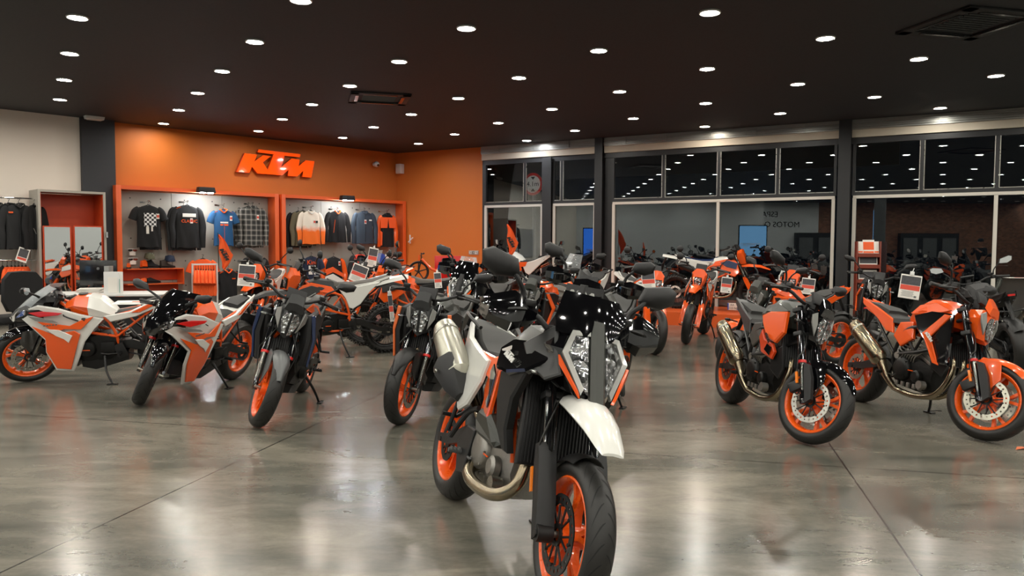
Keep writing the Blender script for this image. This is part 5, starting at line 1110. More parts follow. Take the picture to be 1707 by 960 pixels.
def paper(px,py,z,w_,h_,yaw,label,tilt=0):
    o=empty('price_sheet',atz(px,py,z),(R_(tilt),0,R_(yaw))); tag(o,label,'price sheet')
    mb=MB(); mb.box((0,0,0),(w_,h_,.003)); mb.build('sheet','paper',o); mb=MB(); mb.box((w_*.15,h_*.15,.002),(w_*.5,h_*.18,.002)); mb.build('red_band','ink_red',o); mb=MB(); mb.box((-w_*.1,-h_*.2,.002),(w_*.5,h_*.05,.002)); mb.build('small_print','grey_mid',o)
paper(226,504,.885,.36,.26,14,'white price sheet lying on the seat of the clear-screened sports motorcycle',tilt=4)
paper(1698,463,1.06,.30,.22,-10,'white sheet on the seat of the black motorcycle at the picture edge')
def flag(px,py,Y,h_,label,yaw=0,up=False):
    d=ray(px,py); P_=CAM+d*(Y/d.y); o=empty('flag',P_,(0,0,R_(yaw))); tag(o,label,'flag')
    mb=MB(); n=14; m_=6; rg=[]
    for i in range(n+1):
        t=i/n; wd=h_*(.06+.36*(t*1.7 if t<.58 else (1-t)/.42*.99)); x0=h_*.10*t+h_*.03*math.sin(t*9)
        rg.append([V((x0+wd*j/m_-h_*.05, h_*.03*math.sin(j*1.5+t*5),h_*(.5-t)-.10*h_*(j/m_)*t)) for j in range(m_+1)])
    mb.skin([r_+[p+V((0,.003,0)) for p in r_][::-1] for r_ in rg]); fo=mb.build('cloth','cloth_orange',o,smooth=60)
    mb=MB(); mb.tube([(-.03*h_,0,-.62*h_),(-.04*h_,0,.55*h_)],.006,6); mb.build('pole','black',o)
    mw=Matrix.Translation((h_*.16,-.02-h_*.03,-.10*h_))@Matrix.Rotation(R_(62),4,'Y'); mb=logo_mb(h_*.42,.003,mw=mw); mb.build('wordmark_print','black',fo)
flag(366,418,11.0,.46,'orange triangular flag beside the rack of orange shirts',20)
flag(846,398,15.0,.56,'orange flag planted on the white-tanked touring motorcycle',-15)
# ---------------------------------------------------------------- clothes
def garment(mw,W,L,sl,mt,label,group=None,name='t_shirt',mt2=None,collar=None,extras=(),hang=True,cat='shirt',sm=None,dz=.62):
    W=W*(.74 if sl=='short' else .80)
    o=empty(name,mw.to_translation(),mw.to_euler()); tag(o,label,cat,group)
    mb=MB(); rg=[]; n=28
    for z,w_,d_ in ((.0,.075,.05),(-.015,.12,.055),(-.05,W*.40,.065),(-.085,W*.49,.075),(-.20,W*.47,.095),(-L*.5,W*.45,.10),(-L*.8,W*.46,.10),(-L,W*.475,.09)):
        rg.append([V((w_*math.copysign(abs(math.cos(a))**.8,math.cos(a)),dz*d_*math.copysign(abs(math.sin(a))**.7,math.sin(a))*.8+(.012*math.sin(a*7+z*9))*min(1,-z*3),z+.008*math.sin(a*5)*(z<-L*.9))) for a in [2*PI*k/n for k in range(n)]])
    mb.skin(rg); bd=mb.build('body',mt,o,smooth=70)
    for s in (-1,1):
        mb=MB()
        if sl=='short': pts=[(s*W*.36,0,-.06),(s*W*.50,0,-.12),(s*(W*.50+.06),0,-.27)]; rr=[.058,.074,.078]
        elif sl=='long': pts=[(s*W*.36,0,-.06),(s*W*.49,0,-.13),(s*(W*.50+.055),-.01,-.38),(s*(W*.50+.045),-.05,-L*.70),(s*(W*.5+.05),-.05,-L*1.0)]; rr=[.055,.070,.065,.058,.042]
        else: continue
        mb.tube(pts,rr,12,sub=4,flat=1); 
        for v in mb.b.verts: v.co.y*=.5
        mb.build('sleeve',sm or mt2 or mt,o,smooth=70)
    if collar: mb=MB(); mb.tube([(-.075,-.02,.01),(-.05,-.055,-.02),(0,-.052,-.06),(.05,-.045,-.02),(.075,-.02,.01),(.0,.03,.02)],.014,8,sub=3); mb.build('collar',collar,o)
    if hang:
        mb=MB(); mb.tube([(-W*.36,0,-.05),(0,0,.02),(W*.36,0,-.05)],.012,6); mb.tube([(0,0,.02),(0,0,.06),(.02,0,.08),(0,0,.10),(-.015,0,.085)],.004,6,sub=2); mb.build('hanger','black',o)
    for e in extras:
        if e[0]=='tag': mb=MB(); mb.box((e[1],-.095*dz,e[2]),(.05,.004,.10)); mb.build('swing_tag','paper',o); mb=MB(); mb.box((e[1],-.098*dz,e[2]+.0),(.044,.002,.05)); mb.build('tag_print','ink_red',o.children[-1])
        elif e[0]=='rect': _,x,z,w_,h_,m_=e; mb=MB(); mb.box((x,-.088*dz,z),(w_,.006,h_)); mb.build('print',m_,o)
        elif e[0]=='stripe':
            _,x0,z0,x1,z1,w_,m_=e; mb=MB(); mb.tube([(x0,-.060,z0),(x1,-.060,z1)],w_,6); mb.build('zip' ,m_,o)
        elif e[0]=='text': text_obj(e[1],e[4],e[5],'print_lettering',o,Matrix.Translation((e[2],-.092*dz,e[3]))@Matrix.Rotation(PI/2,4,'X'),ext=.002)
        elif e[0]=='sh':
            for s in (-1,1):
                if e[2] and s!=e[2]: continue
                mb=MB()
                for q in range(3): mb.tube([(s*W*(.30+.06*q),-.06,-.035-.012*q),(s*W*(.36+.06*q),.05,-.035-.012*q)],.006,5)
                mb.build('shoulder_stripes',e[1],o)
        elif e[0]=='panel':
            _,pts,m_=e; mb=MB(); mb.plate([(x,-.064,z) for x,z in pts],.01,.002,.002,out=(0,-1,0)); mb.build('colour_panel',m_,o)
    return o
def wallpt(px,py,off): return atpl(px,py,ow(0,off,0),ON)
def peg(px,py,off=.34):
    p=wallpt(px,py,off); 
    o=empty('hook_arm',p,(0,0,math.atan2(OW.y,OW.x))); tag(o,'chrome clothes arm on the grey display board','clothes arm','chrome clothes arms on the grey boards')
    mb=MB(); mb.tube([(0,.29,0),(0,.05,0),(0,-.03,.0),(0,-.045,.02)],.007,6); mb.build('arm','chrome',o); mb=MB(); mb.box((0,.29,0),(.10,.012,.03)); mb.build('mount_plate','chrome',o); return o
PEGL={247:'over the black chequered shirt',312:'over the black long-sleeved top',372:'over the blue shirt',421:'over the plaid shirt',518:'over the white and orange hoodie',562:'over the black jacket with orange zips',607:'over the slate-blue jacket',645:'over the orange and black jacket'}
def wg(px,py,off,tw=0): 
    p=wallpt(px,py,off); return Matrix.Translation(p)@Matrix.Rotation(math.atan2(OW.y,OW.x)+R_(tw),4,'Z')
for k,v in PEGL.items():
    pg=peg(k,{247:336,312:336,372:341,421:339,518:345,562:348,607:349,645:352}[k]); pg['label']='chrome clothes arm '+v
def back_copy(mt,px,py,off,W,L,sl,lab,**kw): return garment(wg(px,py,off,2),W,L,sl,mt,lab,'garments hung behind the front ones',**kw)
garment(wg(247,343,.36,-8),.62,.80,'short','cloth_black','black short-sleeved shirt with a white chequered print',extras=(('tag',.16,-.20),('rect',.02,-.27,.22,.26,'chequer'),('rect',-.03,-.46,.05,.16,'cloth_white'),('rect',.05,-.44,.03,.10,'cloth_white')))
back_copy('cloth_black',250,344,.24,.60,.84,'short','black shirt hanging just behind the chequered one')
garment(wg(312,343,.33,-4),.62,.84,'long','cloth_black','black long-sleeved top with pale and orange lettering',name='sweatshirt',extras=(('tag',.06,-.30),('rect',.02,-.19,.26,.07,'cloth_white'),('text','CLASSIC',.02,-.31,.085,'orange'),('sh','orange',-1)))
back_copy('cloth_char',306,344,.24,.62,.88,'long','dark top hanging behind the lettered black one',name='sweatshirt')
garment(wg(372,350,.33,-6),.58,.74,'short','cloth_blue','blue short-sleeved shirt with orange shoulder stripes',extras=(('tag',.14,-.17),('rect',0,-.26,.16,.03,'cloth_white'),('rect',0,-.31,.16,.03,'cloth_orange'),('sh','orange',0),('stripe',.0,-.34,.0,-.62,.003,'orange')),collar='orange')
garment(wg(421,345,.33,-4),.60,.82,'long','cloth_plaid','dark plaid long-sleeved shirt with a collar',name='plaid_shirt',collar='cloth_plaid',extras=(('tag',.09,-.22),('stripe',0,-.04,0,-.28,.004,'cloth_black')))
back_copy('cloth_plaid',414,345,.24,.60,.86,'long','second plaid shirt hanging behind the front plaid one',name='plaid_shirt')
garment(wg(518,352,.34,-4),.60,.74,'long','cloth_dip','hoodie fading from white at the shoulders to orange at the hem',name='hoodie',collar='cloth_white',cat='hoodie',extras=(('tag',.06,-.24),('rect',.12,-.24,.05,.05,'cloth_char')))
back_copy('cloth_olive',505,352,.25,.58,.78,'long','olive top showing at the edge of the white and orange hoodie',name='sweatshirt')
back_copy('cloth_black',497,353,.17,.58,.80,'long','black top at the back of the hoodie row',name='sweatshirt')
garment(wg(562,352,.34,-2),.62,.72,'long','cloth_black','black jacket with thin orange zips',name='jacket',cat='jacket',collar='orange',extras=(('stripe',-.09,-.20,-.13,-.50,.006,'orange'),('stripe',.0,-.03,.0,-.68,.005,'cloth_char')))
garment(wg(607,353,.34,-4),.64,.76,'long','cloth_slate','slate-blue zipped jacket with an orange tag',name='jacket',cat='jacket',collar='cloth_slate',extras=(('stripe',0,-.03,0,-.72,.005,'cloth_black'),('tag',.0,-.24),('rect',.14,-.20,.07,.03,'cloth_white')))
garment(wg(645,357,.34,-4),.50,.80,'long','cloth_black','black and bright orange riding jacket nearest the corner',name='jacket',cat='jacket',collar='cloth_black',sm='orange',extras=(('panel',[(-.22,-.08),(.22,-.08),(.21,-.34),(.03,-.34),(.0,-.10),(-.03,-.34),(-.21,-.34)],'cloth_orange'),('panel',[(-.23,-.4),(-.17,-.45),(-.18,-.76),(-.23,-.78)],'cloth_orange')))
garment(wg(519,428,.33,-4),.58,.66,'short','cloth_navy','navy shirt with orange and white lettering, low on the corner display',extras=(('text','Kini',-.02,-.13,.15,'orange'),('rect',-.01,-.30,.17,.20,'cloth_white')))
garment(wg(556,429,.33,-4),.60,.70,'long','cloth_black','black, orange and white jersey low on the corner display',name='jersey',cat='jersey',sm='orange',extras=(('tag',.12,-.14),('panel',[(-.25,-.28),(-.05,-.22),(.25,-.40),(.25,-.48),(-.05,-.34),(-.25,-.42)],'cloth_orange'),('panel',[(-.25,-.44),(-.05,-.38),(.24,-.54),(.25,-.70),(-.25,-.70)],'cloth_white')))
garment(wg(600,424,.33,-4),.56,.62,'long','cloth_red','red and grey garment low on the corner display, partly hidden',name='jersey',cat='jersey',sm='cloth_char')
garment(wg(632,422,.33,-4),.54,.60,'long','blue_mid','blue and white jersey low on the corner display, partly hidden',name='jersey',cat='jersey',sm='cloth_white')
garment(wg(380,450,.34,-4),.56,.62,'short','cloth_black','black shirt with an orange collar, low beside the orange flag',collar='orange',extras=(('rect',.10,-.18,.07,.02,'orange'),('sh','orange',0)))
garment(wg(425,428,.34,-4),.60,.70,'long','cloth_black','black jacket low on the display by the middle upright',name='jacket',cat='jacket')
garment(wg(338,432,.30,-4),.60,.62,'short','cloth_orange','orange short-sleeved shirt hanging above the row of small orange shirts')
# rail with small orange shirts
b0=wallpt(324,440,.75); b1=wallpt(358,441,.75); o=empty('clothes_rail',(b0+b1)/2-V((0,0,(b0.z+b1.z)/2)),(0,0,math.atan2(OW.y,OW.x))); tag(o,'white metal clothes rail carrying small orange shirts','clothes rail')
rw=(b1-b0).length/2+.04; rh=(b0.z+b1.z)/2
for s in (-1,1): mb=MB(); mb.box((s*rw,0,rh/2),(.03,.03,rh)); mb.box((s*rw,0,.02),(.04,.5,.04)); mb.build('upright','plastic_white',o)
mb=MB(); mb.box((0,0,rh),(rw*2+.03,.03,.03)); mb.build('crossbar','plastic_white',o)
tg=garment(Matrix.Translation(b0),.42,.50,'short','cloth_orange','small orange shirt hanging side-on on the white rail','small orange shirts on the white rail')
N_=8
for i in range(N_):
    g=tg if i==0 else copy_tree(tg)
    t=(i+.5)/N_; p_=b0.lerp(b1,t); g.location=(p_.x,p_.y,p_.z-.12); g.rotation_euler=(0,0,math.atan2(OW.y,OW.x)+R_(62+4*(i%3)))
    g['label']='small orange shirt on the white rail, %s'%( 'at the slate-pillar end' if i==0 else 'at the flag end' if i==N_-1 else '%s from the slate-pillar end'%['','second','third','fourth','fifth','sixth','seventh'][i])
# shelves on the first display
def shelfunit():
    b=ow(.10,.05,0); o=empty('wall_shelf',b,(0,0,math.atan2(OW.y,OW.x))); tag(o,'orange two-tier shelf with shoes, beside the slate pillar','shelf')
    for i,z in enumerate((.955,.66)):
        mb=MB(); mb.box((.55,-.17,z),(1.08,.30,.018)); mb.build('shelf_board','orange_board',o); mb=MB(); mb.box((.55,-.012,z-.11),(1.08,.02,.24)); mb.build('shelf_back','orange_inner',o)
    mb=MB(); mb.box((1.08,-.17,.80),(.018,.30,.32)); mb.build('shelf_side','orange_board',o)
shelfunit()
def shp(s,z,off=.24): return ow(s,off,z)
RZ=math.atan2(OW.y,OW.x)
def shoe(p,mt,lab,yaw=0,hi=True):
    o=empty('shoe',p,(0,0,RZ+yaw)); tag(o,lab,'shoe')
    mb=MB(); mb.hull([(-.13,[(0,.10+.05*hi),(.025,.10+.05*hi),(.035,.04),(0,.02)]),(-.05,[(0,.12+.05*hi),(.03,.11+.05*hi),(.042,.04),(0,.02)]),(.02,[(0,.09),(.035,.08),(.045,.035),(0,.02)]),(.14,[(0,.05),(.03,.045),(.038,.03),(0,.02)]),(.17,[(0,.04),(.015,.038),(.02,.025),(0,.02)])]); mb.build('upper',mt,o,smooth=60)
    mb=MB(); mb.hull([(-.14,[(0,.025),(.038,.025),(.038,0),(0,0)]),(.1,[(0,.022),(.045,.022),(.045,0),(0,0)]),(.175,[(0,.03),(.018,.03),(.018,.006),(0,.006)])]); mb.build('sole','rubber',o)
shoe(shp(.52,.965),'orange','orange and black high shoe on the upper shelf',.3); shoe(shp(.64,.965),'cloth_black','black high shoe beside the orange one on the upper shelf',.2); shoe(shp(.90,.965),'leather_dk','dark brown shoe at the far end of the upper shelf',.15)
shoe(shp(.18,.965),'orange','orange shoe at the pillar end of the upper shelf',1.2,False); shoe(shp(.50,.67),'orange','orange shoe on the lower shelf',.3,False); shoe(shp(.62,.67),'cloth_black','black shoe on the lower shelf',.3,False)
mb=MB(); 
def cap(p,mt,lab):
    o=empty('cap',p,(0,0,RZ)); tag(o,lab,'cap')
    mb=MB(); mb.hull([(-.10,[(0,.10),(.05,.09),(.075,.02),(0,.0)]),(-.04,[(0,.14),(.07,.12),(.09,.02),(0,.0)]),(.04,[(0,.14),(.07,.12),(.09,.02),(0,.0)]),(.10,[(0,.09),(.05,.08),(.07,.02),(0,.0)])]).xf(Matrix.Rotation(PI/2,4,'Z')); mb.build('crown',mt,o,smooth=70)
    mb=MB(); mb.hull([(-.08,[(0,.012),(.08,.006),(.08,0),(0,.006)]),(-.17,[(0,.018),(.06,.004),(.06,-.0),(0,.012)])]).xf(Matrix.Rotation(PI/2,4,'Z')); mb.build('peak',mt,o); mb=MB(); mb.box((0,-.096,.05),(.10,.004,.025)); mb.build('badge','white' if 'olive' in lab else 'red',o)
def hookcap(px,py,mt,lab): cap(wallpt(px,py,.22)-V((0,0,.05)),mt,lab)
M['cloth_olive2']=M['khaki']
cap(ow(.57,.24,.965)+V((0,0,.17)),'khaki','olive cap above the upper shelf'); cap(ow(.96,.24,.965)+V((0,0,.12)),'cloth_navy','dark cap with a red badge above the upper shelf')
for px_,py_,lab in ((221,417,'upper pair of sunglasses on the grey board'),(222,432,'lower pair of sunglasses on the grey board')):
    p=wallpt(px_,py_,.16); o=empty('sunglasses',p,(0,0,RZ)); tag(o,lab,'sunglasses')
    for s in (-1,1): mb=MB(); mb.ell((s*.045,0,0),(.04,.012,.028),12,8); mb.build('lens_shield','black_gloss' if s<0 else 'wood_red',o)
    mb=MB(); mb.tube([(-.09,0,.02),(0,-.01,.025),(.09,0,.02)],.007,6); mb.build('frame','plastic_white',o); mb=MB(); mb.box((0,.01,-.06),(.11,.01,.08)); mb.build('backing_card','paper',o); mb=MB(); mb.cyl((0,.12,0),(0,0,0),.005,6); mb.build('peg','chrome',o)
# ---------------------------------------------------------------- left corner: cabinet, mirrors, jackets, desk, chair
def leftpt(px,py,off): return atpl(px,py,ow(0,off,0),ON)
def sval(px,py,off): return (leftpt(px,py,off)-O0).dot(OW)
s0=sval(63,330,.75); s1=sval(176,330,.75)
base=ow(s0,.75,0); CW=s1-s0; CHt=leftpt(63,315,.75).z; CD=.53
o=empty('wardrobe_cabinet',base,(0,0,RZ)); tag(o,'tall open cabinet, pale grey outside and orange inside, left of the slate pillar','cabinet')
for x in (.02,CW-.02): mb=MB(); mb.box((x,CD/2,CHt/2),(.04,CD,CHt),bev=.003); mb.build('side_panel','board_grey',o)
mb=MB(); mb.box((CW/2,CD/2,CHt-.02),(CW-.08,CD,.04)); mb.build('top_panel','board_grey',o)
mb=MB(); mb.box((CW/2,CD-.02,CHt/2-.02),(CW-.08,.02,CHt-.05)); mb.build('back_panel','orange_inner',o)
for x in (.045,CW-.045): mb=MB(); mb.box((x,CD/2,CHt/2-.02),(.01,CD-.04,CHt-.05)); mb.build('inner_lining','orange_inner',o)
mb=MB(); mb.box((CW/2,CD/2,.06),(CW-.1,CD-.04,.12)); mb.build('base_board','board_grey',o)
mb=MB(); mb.box((CW+.0,-.02,1.60),(.03,.03,.10)); mb.build('hinge','chrome',o)
for a,b_,lab in ((71,119,'tall orange-edged mirror in the cabinet, reflecting motorcycles'),(122,171,'tall mirror at the pillar end of the cabinet')):
    q0=sval(a,378,.79); q1=sval(b_,378,.79); zt=leftpt(a,376,.79).z; m_=empty('standing_mirror',ow(q0,.79,0),(0,0,RZ)); tag(m_,lab,'mirror')
    w_=q1-q0-.01; mb=MB(); mb.box((w_/2,.0,zt/2+.05),(w_,.02,zt-.1)); mb.build('mirror_frame','orange_dk',m_); mb=MB(); mb.box((w_/2,-.012,zt/2+.05),(w_-.04,.006,zt-.14)); mb.build('mirror_glass','mirror',m_)
    mb=MB(); mb.box((w_/2,.0,.03),(w_,.10,.06)); mb.build('foot','orange_dk',m_)
# jacket wall rail
q=leftpt(0,329,.55); r0_=ow(sval(-60,327,.55),.55,q.z); r1_=ow(s0-.03,.55,q.z)
o=empty('wall_rail',r0_,(0,0,RZ)); tag(o,'chrome wall rail with black riding jackets, left picture edge','clothes rail'); ln=(r1_-r0_).length
mb=MB(); mb.cyl((0,0,0),(ln,0,0),.014,10); mb.build('bar','chrome',o)
for x in (.1,ln-.1): mb=MB(); mb.cyl((x,0,0),(x,.42,0),.010,8); mb.build('bracket','chrome',o)
JL=['black riding jacket nearest the cabinet','black riding jacket facing front with an orange badge, on the left rail','black riding jacket behind the front-facing one on the left rail','black riding jacket at the left picture edge']
for i,(px_,tw) in enumerate(((58,40),(31,5),(14,20),(-6,12))):
    p=leftpt(px_,341,.55 if i!=1 else .62); g=garment(Matrix.Translation(V((p.x,p.y,q.z-.11)))@Matrix.Rotation(RZ+R_(tw),4,'Z'),.56,.76,'long','cloth_char' if i==1 else 'cloth_black',JL[i],'black riding jackets on the left rail',name='jacket',cat='jacket',collar='black',extras=(('rect',-.14,-.14,.07,.025,'orange'),('stripe',0,-.04,0,-.70,.005,'black'),('stripe',.2,-.4,.24,-.5,.006,'silver_paint')) if i==1 else ())
# lower rail with orange shirts
q=leftpt(20,434,.6); o=empty('wall_rail',ow(sval(-30,434,.6),.6,q.z),(0,0,RZ)); tag(o,'lower chrome rail with small orange shirts, left picture edge','clothes rail'); ln=sval(60,434,.6)-sval(-30,434,.6)
mb=MB(); mb.cyl((0,0,0),(ln,0,0),.012,10); mb.build('bar','chrome',o); mb=MB(); mb.cyl((.1,0,0),(.1,.5,0),.008,8); mb.cyl((ln-.1,0,0),(ln-.1,.5,0),.008,8); mb.build('bracket','chrome',o)
tg=garment(Matrix.Translation(q),.34,.46,'short','cloth_orange','x','small shirts on the lower left rail')
for i,px_ in enumerate((12,19,25,31,37,43)):
    g=tg if i==0 else copy_tree(tg); p=leftpt(px_,445,.6); g.location=(p.x,p.y,q.z-.11); g.rotation_euler=(0,0,RZ+R_(58)); g['label']='small orange shirt on the lower left rail, %s from the picture edge'%['first','second','third','fourth','fifth','sixth'][i]
    if i==0:
        pass
garment(Matrix.Translation(V((leftpt(4,445,.6).x,leftpt(4,445,.6).y,q.z-.11)))@Matrix.Rotation(RZ+R_(50),4,'Z'),.40,.46,'short','cloth_black','small black shirt at the picture edge end of the lower left rail',name='t_shirt')
p=leftpt(38,425,.75); o=empty('info_card',p,(R_(-10),R_(20),RZ)); tag(o,'colourful tilted info card hanging below the black jackets','card'); mb=MB(); mb.box((0,0,0),(.17,.005,.24)); mb.build('sheet','paper',o); mb=MB(); mb.box((0,-.004,.03),(.14,.002,.14)); mb.build('picture','ink_dark',o); mb=MB(); mb.box((0,-.004,-.07),(.14,.002,.04)); mb.build('red_band','ink_red',o)
mb=MB(); obox(mb,-6.0,sval(30,430,.12),.105,.13,1.0,2.12); o=mb.build('slat_board','board_grey'); tag(o,'grey wall board behind the black riding jackets','board')
# desk
DX,DY=-5.75,10.9; o=empty('desk',(DX,DY,0),(0,0,R_(12))); tag(o,'white-topped desk with a black front behind the sports motorcycles','desk')
mb=MB(); mb.box((0,0,.735),(2.1,.80,.03),bev=.004); mb.build('desk_top','plastic_white',o)
mb=MB(); mb.box((0,-.33,.37),(2.0,.03,.68)); mb.build('front_panel','black',o)
for s in (-1,1): mb=MB(); mb.box((s*.98,0,.36),(.04,.72,.70)); mb.build('leg_panel','black',o)
dz=Matrix.Rotation(R_(12),3,'Z')
def dp(x,y,z=.75): return V((DX,DY,0))+dz@V((x,y,0))+V((0,0,z))
m_=empty('monitor',atz(165,486,.75),(0,0,R_(8))); tag(m_,'black computer monitor seen from behind on the desk','monitor')
mb=MB(); mb.box((0,0,.27),(.50,.03,.36),bev=.006); mb.build('screen_back','screen_blk',m_); mb=MB(); mb.box((0,.03,.08),(.06,.02,.16)); mb.box((0,.02,.008),(.22,.18,.016)); mb.build('stand','black',m_); mb=MB(); mb.lathe([(0,-.018),(.02,-.018),(.02,-.016)],c=(0,0,.33),n=12); mb.build('badge','grey_mid',m_)
for i,(px_,mt_,lab) in enumerate(((182,'silver_paint','tall grey binder standing on the desk by the monitor'),(192,'plastic_white','white file holder on the desk by the orange frame'),(201,'label_teal','thin green folder in front of the white file holder'))):
    b=empty('file_holder',atz(px_,489,.75)+V((0,-.04*i,0)),(0,0,R_(-6))); tag(b,lab,'folder')
    mb=MB(); h_=(.38,.30,.27)[i]; w_=(.07,.22,.10)[i]; mb.box((0,0,h_/2),(w_,.10 if i<2 else .02,h_),bev=.003); mb.build('cover',mt_ if i<2 else 'plastic_white',b); mb=MB(); mb.box((w_*.1,-.052 if i<2 else -.012,h_*.4),(w_*.6,.004,h_*.7)); mb.build('label_sheet','grey_mid' if i==0 else 'label_teal' if i==2 else 'paper',b)
b=empty('paper_pile',atz(150,488,.75),(0,0,.2)); tag(b,'untidy pile of papers on the desk before the monitor','papers')
mb=MB()
for i in range(6): mb.box((.01*(i%3),.01*(i%2),.006+i*.011),(.30,.21,.009),rot=rz(.1*(i%3)))
mb.build('sheets','paper',b)
c_=V((-6.35,9.85,0)); o=empty('office_chair',c_,(0,0,R_(155))); tag(o,'black office chair at the left picture edge','office chair')
mb=MB(); mb.box((0,0,.48),(.50,.50,.09),bev=.03); mb.build('seat','cloth_black',o,smooth=60)
mb=MB(); mb.hull([(-.02,[(0,1.08),(.16,1.07),(.24,.98),(.25,.72),(.19,.60),(0,.58)]),(.03,[(0,1.09),(.17,1.08),(.25,.99),(.26,.72),(.20,.59),(0,.57)]),(.08,[(0,1.06),(.15,1.05),(.22,.97),(.23,.73),(.18,.62),(0,.60)])]).xf(Matrix.Translation((-.26,0,0))); mb.build('backrest','cloth_black',o,smooth=60)
mb=MB(); mb.tube([(-.22,0,.45),(-.27,0,.62)],.022,8); mb.build('back_bar','black',o)
for s in (-1,1): mb=MB(); mb.tube([(-.02,s*.25,.46),(-.02,s*.31,.50),(-.02,s*.31,.68)],.014,7); mb.box((0,s*.31,.70),(.26,.08,.03),bev=.01); mb.build('armrest','black',o)
mb=MB(); mb.cyl((0,0,.12),(0,0,.45),.028,12); mb.build('gas_column','black',o)
for k in range(5):
    a=2*PI*k/5; mb=MB(); mb.tube([(0,0,.13),(.30*math.cos(a),.30*math.sin(a),.08)],[.03,.018],8); l_=mb.build('base_arm','black',o); mb=MB(); mb.cyl((.30*math.cos(a)-.02,.30*math.sin(a),.03),(.30*math.cos(a)+.02,.30*math.sin(a),.03),.03,12); mb.build('caster','black',l_)
# leaf on the floor
p=atz(1701,749,.0); o=empty('fallen_leaf',p+V((0,0,.004)),(0,0,.4)); tag(o,'dry orange leaf on the floor at the right picture edge','leaf'); mb=MB(); mb.plate([(-.05,0,0),(-.01,.02,.012),(.04,.015,.01),(.06,0,0),(.03,-.02,.008),(-.02,-.022,.01)],.002,out=(0,0,1)); mb.build('blade','orange_pale',o)
# ---------------------------------------------------------------- outdoors seen through the glass
g0=atpl(889,307,ww(0,-3.2,0),WN)
o=empty('height_limit_sign',g0,(0,0,math.atan2(WW.y,WW.x))); tag(o,'round red-ringed 4.1 m height limit sign outside the window','road sign')
mb=MB(); mb.lathe([(0,-.02),(.30,-.02),(.30,.0),(0,0)],n=36); mb.build('sign_disc','cloth_white',o); mb=MB(); mb.lathe([(.235,-.022),(.305,-.022),(.305,-.03),(.235,-.03)],n=36,closed=True); mb.build('red_ring','red',o)
text_obj('4.1m',.19,'black','lettering',o,Matrix.Translation((0,-.03,0))@Matrix.Rotation(PI/2,4,'X'),ext=.002)
for s in (-1,1): mb=MB(); mb.plate([(-.07,-.024,s*.20),(.07,-.024,s*.20),(0,-.024,s*.12)],.004,out=(0,-1,0)); mb.build('arrow','black',o)
o=empty('sign_gantry',V((g0.x,g0.y,0)),(0,0,math.atan2(WW.y,WW.x))); tag(o,'dim steel gantry outside carrying the height limit sign','gantry')
mb=MB(); mb.cyl((0,.06,0),(0,.06,g0.z+.2),.05,12); mb.build('post','grey_mid',o); mb=MB(); mb.box((4,.08,g0.z+.35),(10,.12,.5)); mb.build('beam','asphalt',o)
for i in range(4): mb=MB(); mb.cyl((6+1.2*i,.06,g0.z+.55),(6+1.2*i,.06,g0.z+1.3),.02,8); mb.build('rail_post','asphalt',o)
mb=MB(); mb.cyl((5.5,.06,g0.z+1.3),(10,.06,g0.z+1.3),.02,8); mb.build('rail','asphalt',o)
q=g0+V((.2,0,0))+WN*2.6; q.z=4.1
o=empty('sign_fill_lamp',q); tag(o,'unseen lamp added outside above the window to brighten the height sign','sign_fill_lamp'); mb=MB(); mb.box((0,0,.03),(.4,.2,.05)); mb.build('housing','black',o); mb=MB(); mb.box((0,0,0),(.36,.16,.01)); mb.build('lamp_panel','spot_led',o)  # lamp out of view, added outdoors to brighten the height sign
# ---------------------------------------------------------------- photographer, behind the camera, seen only in the glass
def skinned(pts,edges,name,mt,parent,sub_=2):
    me=bpy.data.meshes.new(name); b=bmesh.new(); ly=b.verts.layers.skin.verify(); vs=[]
    for i,(p,r) in enumerate(pts):
        v=b.verts.new(p); v[ly].radius=(r,r) if not isinstance(r,tuple) else r; v[ly].use_root=(i==0); vs.append(v)
    for a_,b2 in edges: b.edges.new((vs[a_],vs[b2]))
    b.to_mesh(me); b.free(); o=bpy.data.objects.new(name,me); COL.objects.link(o)
    o.modifiers.new('s','SKIN'); m_=o.modifiers.new('u','SUBSURF'); m_.levels=sub_; m_.render_levels=sub_
    e=bpy.data.meshes.new_from_object(o.evaluated_get(bpy.context.evaluated_depsgraph_get())); e.materials.clear(); e.materials.append(M[mt])
    for f_ in e.polygons: f_.use_smooth=True
    bpy.data.objects.remove(o); q=bpy.data.objects.new(name,e); COL.objects.link(q); q.parent=parent; return q
pr=empty('person',(0.02,-.50,0)); tag(pr,'person in dark clothes holding up a phone with both hands, seen in the glass','person')
AR=[]
body=[((0,0,.98),.11),((0,.0,1.15),.12),((0,0,1.36),.13),((0,.01,1.47),.055),((0,.02,1.53),.05),((0,.03,1.60),.085),((0,.03,1.69),.09)]
be=[(0,1),(1,2),(2,3),(3,4),(4,5),(5,6)]
for s in (-1,1):
    k=len(body); body+=[((s*.17,.0,1.41),.055),((s*.25,.10,1.20),.042),((s*.13,.27,1.33),.030),((s*.085,.32,1.38),.024),((s*.075,.345,1.41),.030)]; be+=[(2,k),(k,k+1),(k+1,k+2),(k+2,k+3),(k+3,k+4)]
    for q_,ln_ in ((-.03,.05),(-.01,.06),(.01,.062),(.03,.05)):
        j=len(body); body+=[((s*.070,.372,1.415+q_),.009),((s*.055,.395,1.418+q_*1.1),.008),((s*.035,.392,1.418+q_*1.1),.007)]; be+=[(k+4,j),(j,j+1),(j+1,j+2)]
    j=len(body); body+=[((s*.055,.345,1.39),.010),((s*.035,.35,1.375),.008)]; be+=[(k+4,j),(j,j+1)]
    k=len(body); body+=[((s*.10,0,.93),.085),((s*.11,.01,.50),.055),((s*.115,-.02,.10),.038),((s*.12,.10,.04),.035)]; be+=[(0,k),(k,k+1),(k+1,k+2),(k+2,k+3)]
skinned(body,be,'body','skin',pr)
